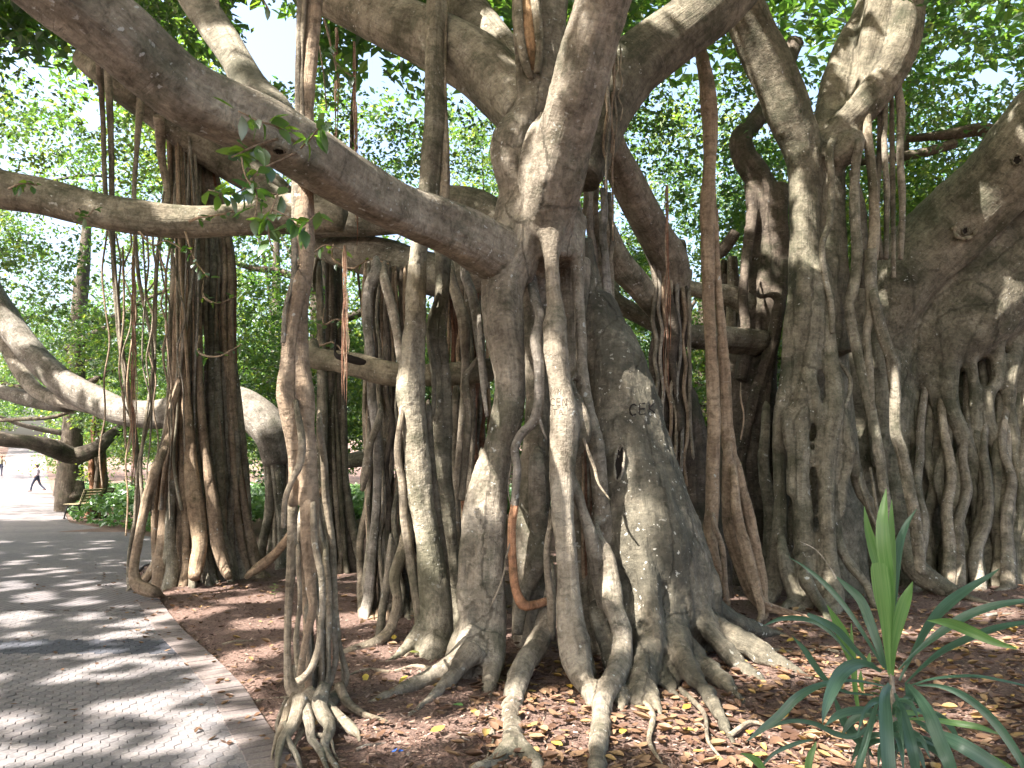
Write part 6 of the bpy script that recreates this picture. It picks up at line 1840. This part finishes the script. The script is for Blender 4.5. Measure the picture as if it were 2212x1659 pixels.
# ------------------------------------------------------------------ benches
def bench(x, y, label, rz=0.0, L=1.8):
    t = thing('park_bench', label, 'bench', (x, y, .03))
    def B(p):
        q = Matrix.Rotation(rz, 4, 'Z') @ Vector(p)
        return Vector((x, y, .03)) + q
    # faces -X (the path); side frames at both ends, curved iron
    for sy in (-L / 2 + .12, L / 2 - .12):
        g = Geo()
        tube(g, [B((-.30, sy, 0)), B((-.27, sy, .18)), B((-.22, sy, .36)), B((-.1, sy, .42)), B((.1, sy, .40)), B((.16, sy, .44)), B((.24, sy, .62)), B((.33, sy, .84))], [.022] * 8, 8, .04, 0, .05)
        tube(g, [B((.12, sy, .41)), B((.18, sy, .2)), B((.27, sy, 0))], [.024, .022, .022], 8, .04, 0, .05)
        tube(g, [B((-.32, sy, .01)), B((-.26, sy, .012))], [.03, .03], 8, .04, 0, 0)
        tube(g, [B((-.2, sy, .36)), B((-.05, sy, .24)), B((.17, sy, .22))], [.014] * 3, 6, .04, 0, 0)
        build(g, 'frame', M_IRON, t)
    def slat(cx, cz, ang):
        V = []
        for sy in (-L / 2, L / 2):
            for a, b in ((-.035, -.011), (.035, -.011), (.035, .011), (-.035, .011)):
                V.append(B((cx + a * math.cos(ang) - b * math.sin(ang), sy, cz + a * math.sin(ang) + b * math.cos(ang))))
        Q = [[0, 1, 2, 3], [7, 6, 5, 4], [0, 4, 5, 1], [1, 5, 6, 2], [2, 6, 7, 3], [3, 7, 4, 0]]
        link('slat', mesh_from('slat', np.array([tuple(v) for v in V]), Q, np.zeros((0, 3), int), smooth=False, mat=M_SLAT), t)
    for k in range(6):
        slat(-.24 + k * .08, .455 - .006 * min(k, 5 - k), 0)
    for k in range(5):
        slat(.215 + k * .026 - .0, .53 + k * .085, math.radians(72))


pb = G(147, 1124)
bench(pb.x + .1, pb.y + .9, 'slatted park bench with black iron ends, the nearer of two along the path')
pb = G(121, 1071)
bench(pb.x + .1, pb.y + .9, 'slatted park bench further along the path, beside the walking person')

# ------------------------------------------------------------------ people
def person(loc, label, pose, shirt, trousers, hair, face):
    """pose: joints in metres, x to the right of the picture, y away, z up"""
    t = thing('person', label, 'person', loc)
    o = Vector(loc)
    J = {k: o + Vector(v) for k, v in pose.items()}
    def tb(rows):
        return ([J[a] if isinstance(a, str) else o + Vector(a) for a, _ in rows], [r for _, r in rows])
    fx = face            # direction the face looks
    hd = J['head']
    f = Vector(fx).normalized()
    s_ = f.cross(Vector((0, 0, 1))).normalized()
    parts = [
        tb([('head_b', .062), ('head', .088), ('head_t', .07)]), tb([('neck', .05), ('head_b', .052)]),
        tb([('hip', .12), ('waist', .105), ('chest', .125), ('neck', .06)]),
        ([hd + f * .07 + Vector((0, 0, -.01)), hd + f * .105 + Vector((0, 0, -.025))], [.02, .014]),
        ([hd + s_ * .085, hd + s_ * .098], [.025, .018]), ([hd - s_ * .085, hd - s_ * .098], [.025, .018]),
    ]
    for sd in ('l', 'r'):
        parts.append(tb([('sh' + sd, .055), ('el' + sd, .042), ('wr' + sd, .03)]))
        wr, el = J['wr' + sd], J['el' + sd]
        d = (wr - el).normalized()
        parts.append(([wr, wr + d * .05, wr + d * .09], [.028, .036, .03]))
        side = d.cross(Vector((0, 1, 0))).normalized()
        parts.append(([wr + d * .03 + side * .03, wr + d * .07 + side * .055], [.013, .01]))
        for q in range(4):
            b0 = wr + d * .085 + Vector((0, (q - 1.5) * .018, 0))
            parts.append(([b0, b0 + d * (.035 + .01 * (q in (1, 2))), b0 + d * (.06 + .012 * (q in (1, 2))) + side * .015], [.011, .01, .008]))
        parts.append(tb([('hp' + sd, .085), ('kn' + sd, .058), ('an' + sd, .04)]))
    fuse('body', parts, .018, M_SKIN, t, smooth=1, disp=.0)
    up = [tb([('hip', .135), ('waist', .125), ('chest', .145), ('neck', .07)])] + [tb([('sh' + sd, .07), ('el' + sd, .055), ('wr' + sd, .045)]) for sd in 'lr']
    fuse('shirt', up, .026, shirt, t, smooth=2, disp=.006)
    lo = [tb([('hip', .14), ('waist', .12)])] + [tb([('hp' + sd, .10), ('kn' + sd, .072), ('an' + sd, .058)]) for sd in 'lr']
    fuse('trousers', lo, .026, trousers, t, smooth=2, disp=.006)
    hr = [([hd + Vector((0, 0, .03)) - f * .03, J['head_t'] - f * .02 + Vector((0, 0, .02))], [.10, .085]), ([hd - f * .05, hd - f * .045 + Vector((0, 0, -.06))], [.085, .06])]
    fuse('hair', hr, .014, hair, t, smooth=1, disp=.004)
    for sd in 'lr':
        g = Geo()
        a = J['an' + sd]
        tube(g, [a + Vector((0, 0, -.03)) - f * .06, a + Vector((0, 0, -.045)) + f * .05, a + Vector((0, 0, -.055)) + f * .16], [.05, .048, .035], 10, .03, 0, 0)
        build(g, 'shoe', M_SHOE, t)
    for sg in (-1, 1):
        g = Geo()
        e = hd + f * .078 + s_ * .033 * sg + Vector((0, 0, .01))
        tube(g, [e, e + f * .012], [.012, .006], 8, .01, 0, 0)
        build(g, 'eye', M_HAIR, t)
    g = Geo()
    e = hd + f * .082 + Vector((0, 0, -.055))
    tube(g, [e - s_ * .025, e + s_ * .025], [.007, .007], 6, .01, 0, 0)
    build(g, 'mouth', M_HAIR2, t)


# walker, side on, striding to the left
p = G(98 - 5, 1070)
dpt = 48.0
X = (88 - 1106) / FP * dpt
person((X, dpt, float(rise(dpt)) + .03), 'person in a pale lilac top and dark trousers striding left across the path', dict(
    hip=(0, 0, .93), waist=(-.01, 0, 1.08), chest=(-.02, 0, 1.30), neck=(-.03, 0, 1.47), head_b=(-.05, 0, 1.54), head=(-.06, 0, 1.62), head_t=(-.06, 0, 1.70),
    shl=(-.03, -.17, 1.40), ell=(.12, -.22, 1.17), wrl=(-.02, -.2, 1.02), shr=(-.02, .17, 1.40), elr=(-.05, .22, 1.15), wrr=(-.22, .2, 1.02),
    hpl=(0, -.09, .90), knl=(-.20, -.09, .52), anl=(-.30, -.09, .10), hpr=(0, .09, .90), knr=(.16, .09, .50), anr=(.50, .09, .17)),
    M_SHIRT, M_TROUSER, M_HAIR, (-1, 0, 0))
dpt = 64.0
X = (9 - 1106) / FP * dpt
person((X, dpt, float(rise(dpt)) + .03), 'person in a wide khaki jacket standing in the sunny part of the path', dict(
    hip=(0, 0, .93), waist=(0, 0, 1.08), chest=(0, 0, 1.30), neck=(0, 0, 1.47), head_b=(0, -.01, 1.54), head=(0, -.01, 1.62), head_t=(0, -.01, 1.70),
    shl=(-.19, 0, 1.40), ell=(-.34, -.02, 1.15), wrl=(-.30, -.12, .96), shr=(.19, 0, 1.40), elr=(.36, -.02, 1.15), wrr=(.40, -.08, .92),
    hpl=(-.1, 0, .90), knl=(-.12, -.03, .50), anl=(-.13, .02, .10), hpr=(.1, 0, .90), knr=(.11, -.04, .50), anr=(.12, 0, .10)),
    M_KHAKI, M_TROUSER, M_HAIR2, (.2, -1, 0))
nt_tri = sum(len(o.data.loops) - 2 * len(o.data.polygons) for o in scene.objects if o.type == 'MESH')

print('triangles', nt_tri, 'objects', len(scene.objects))
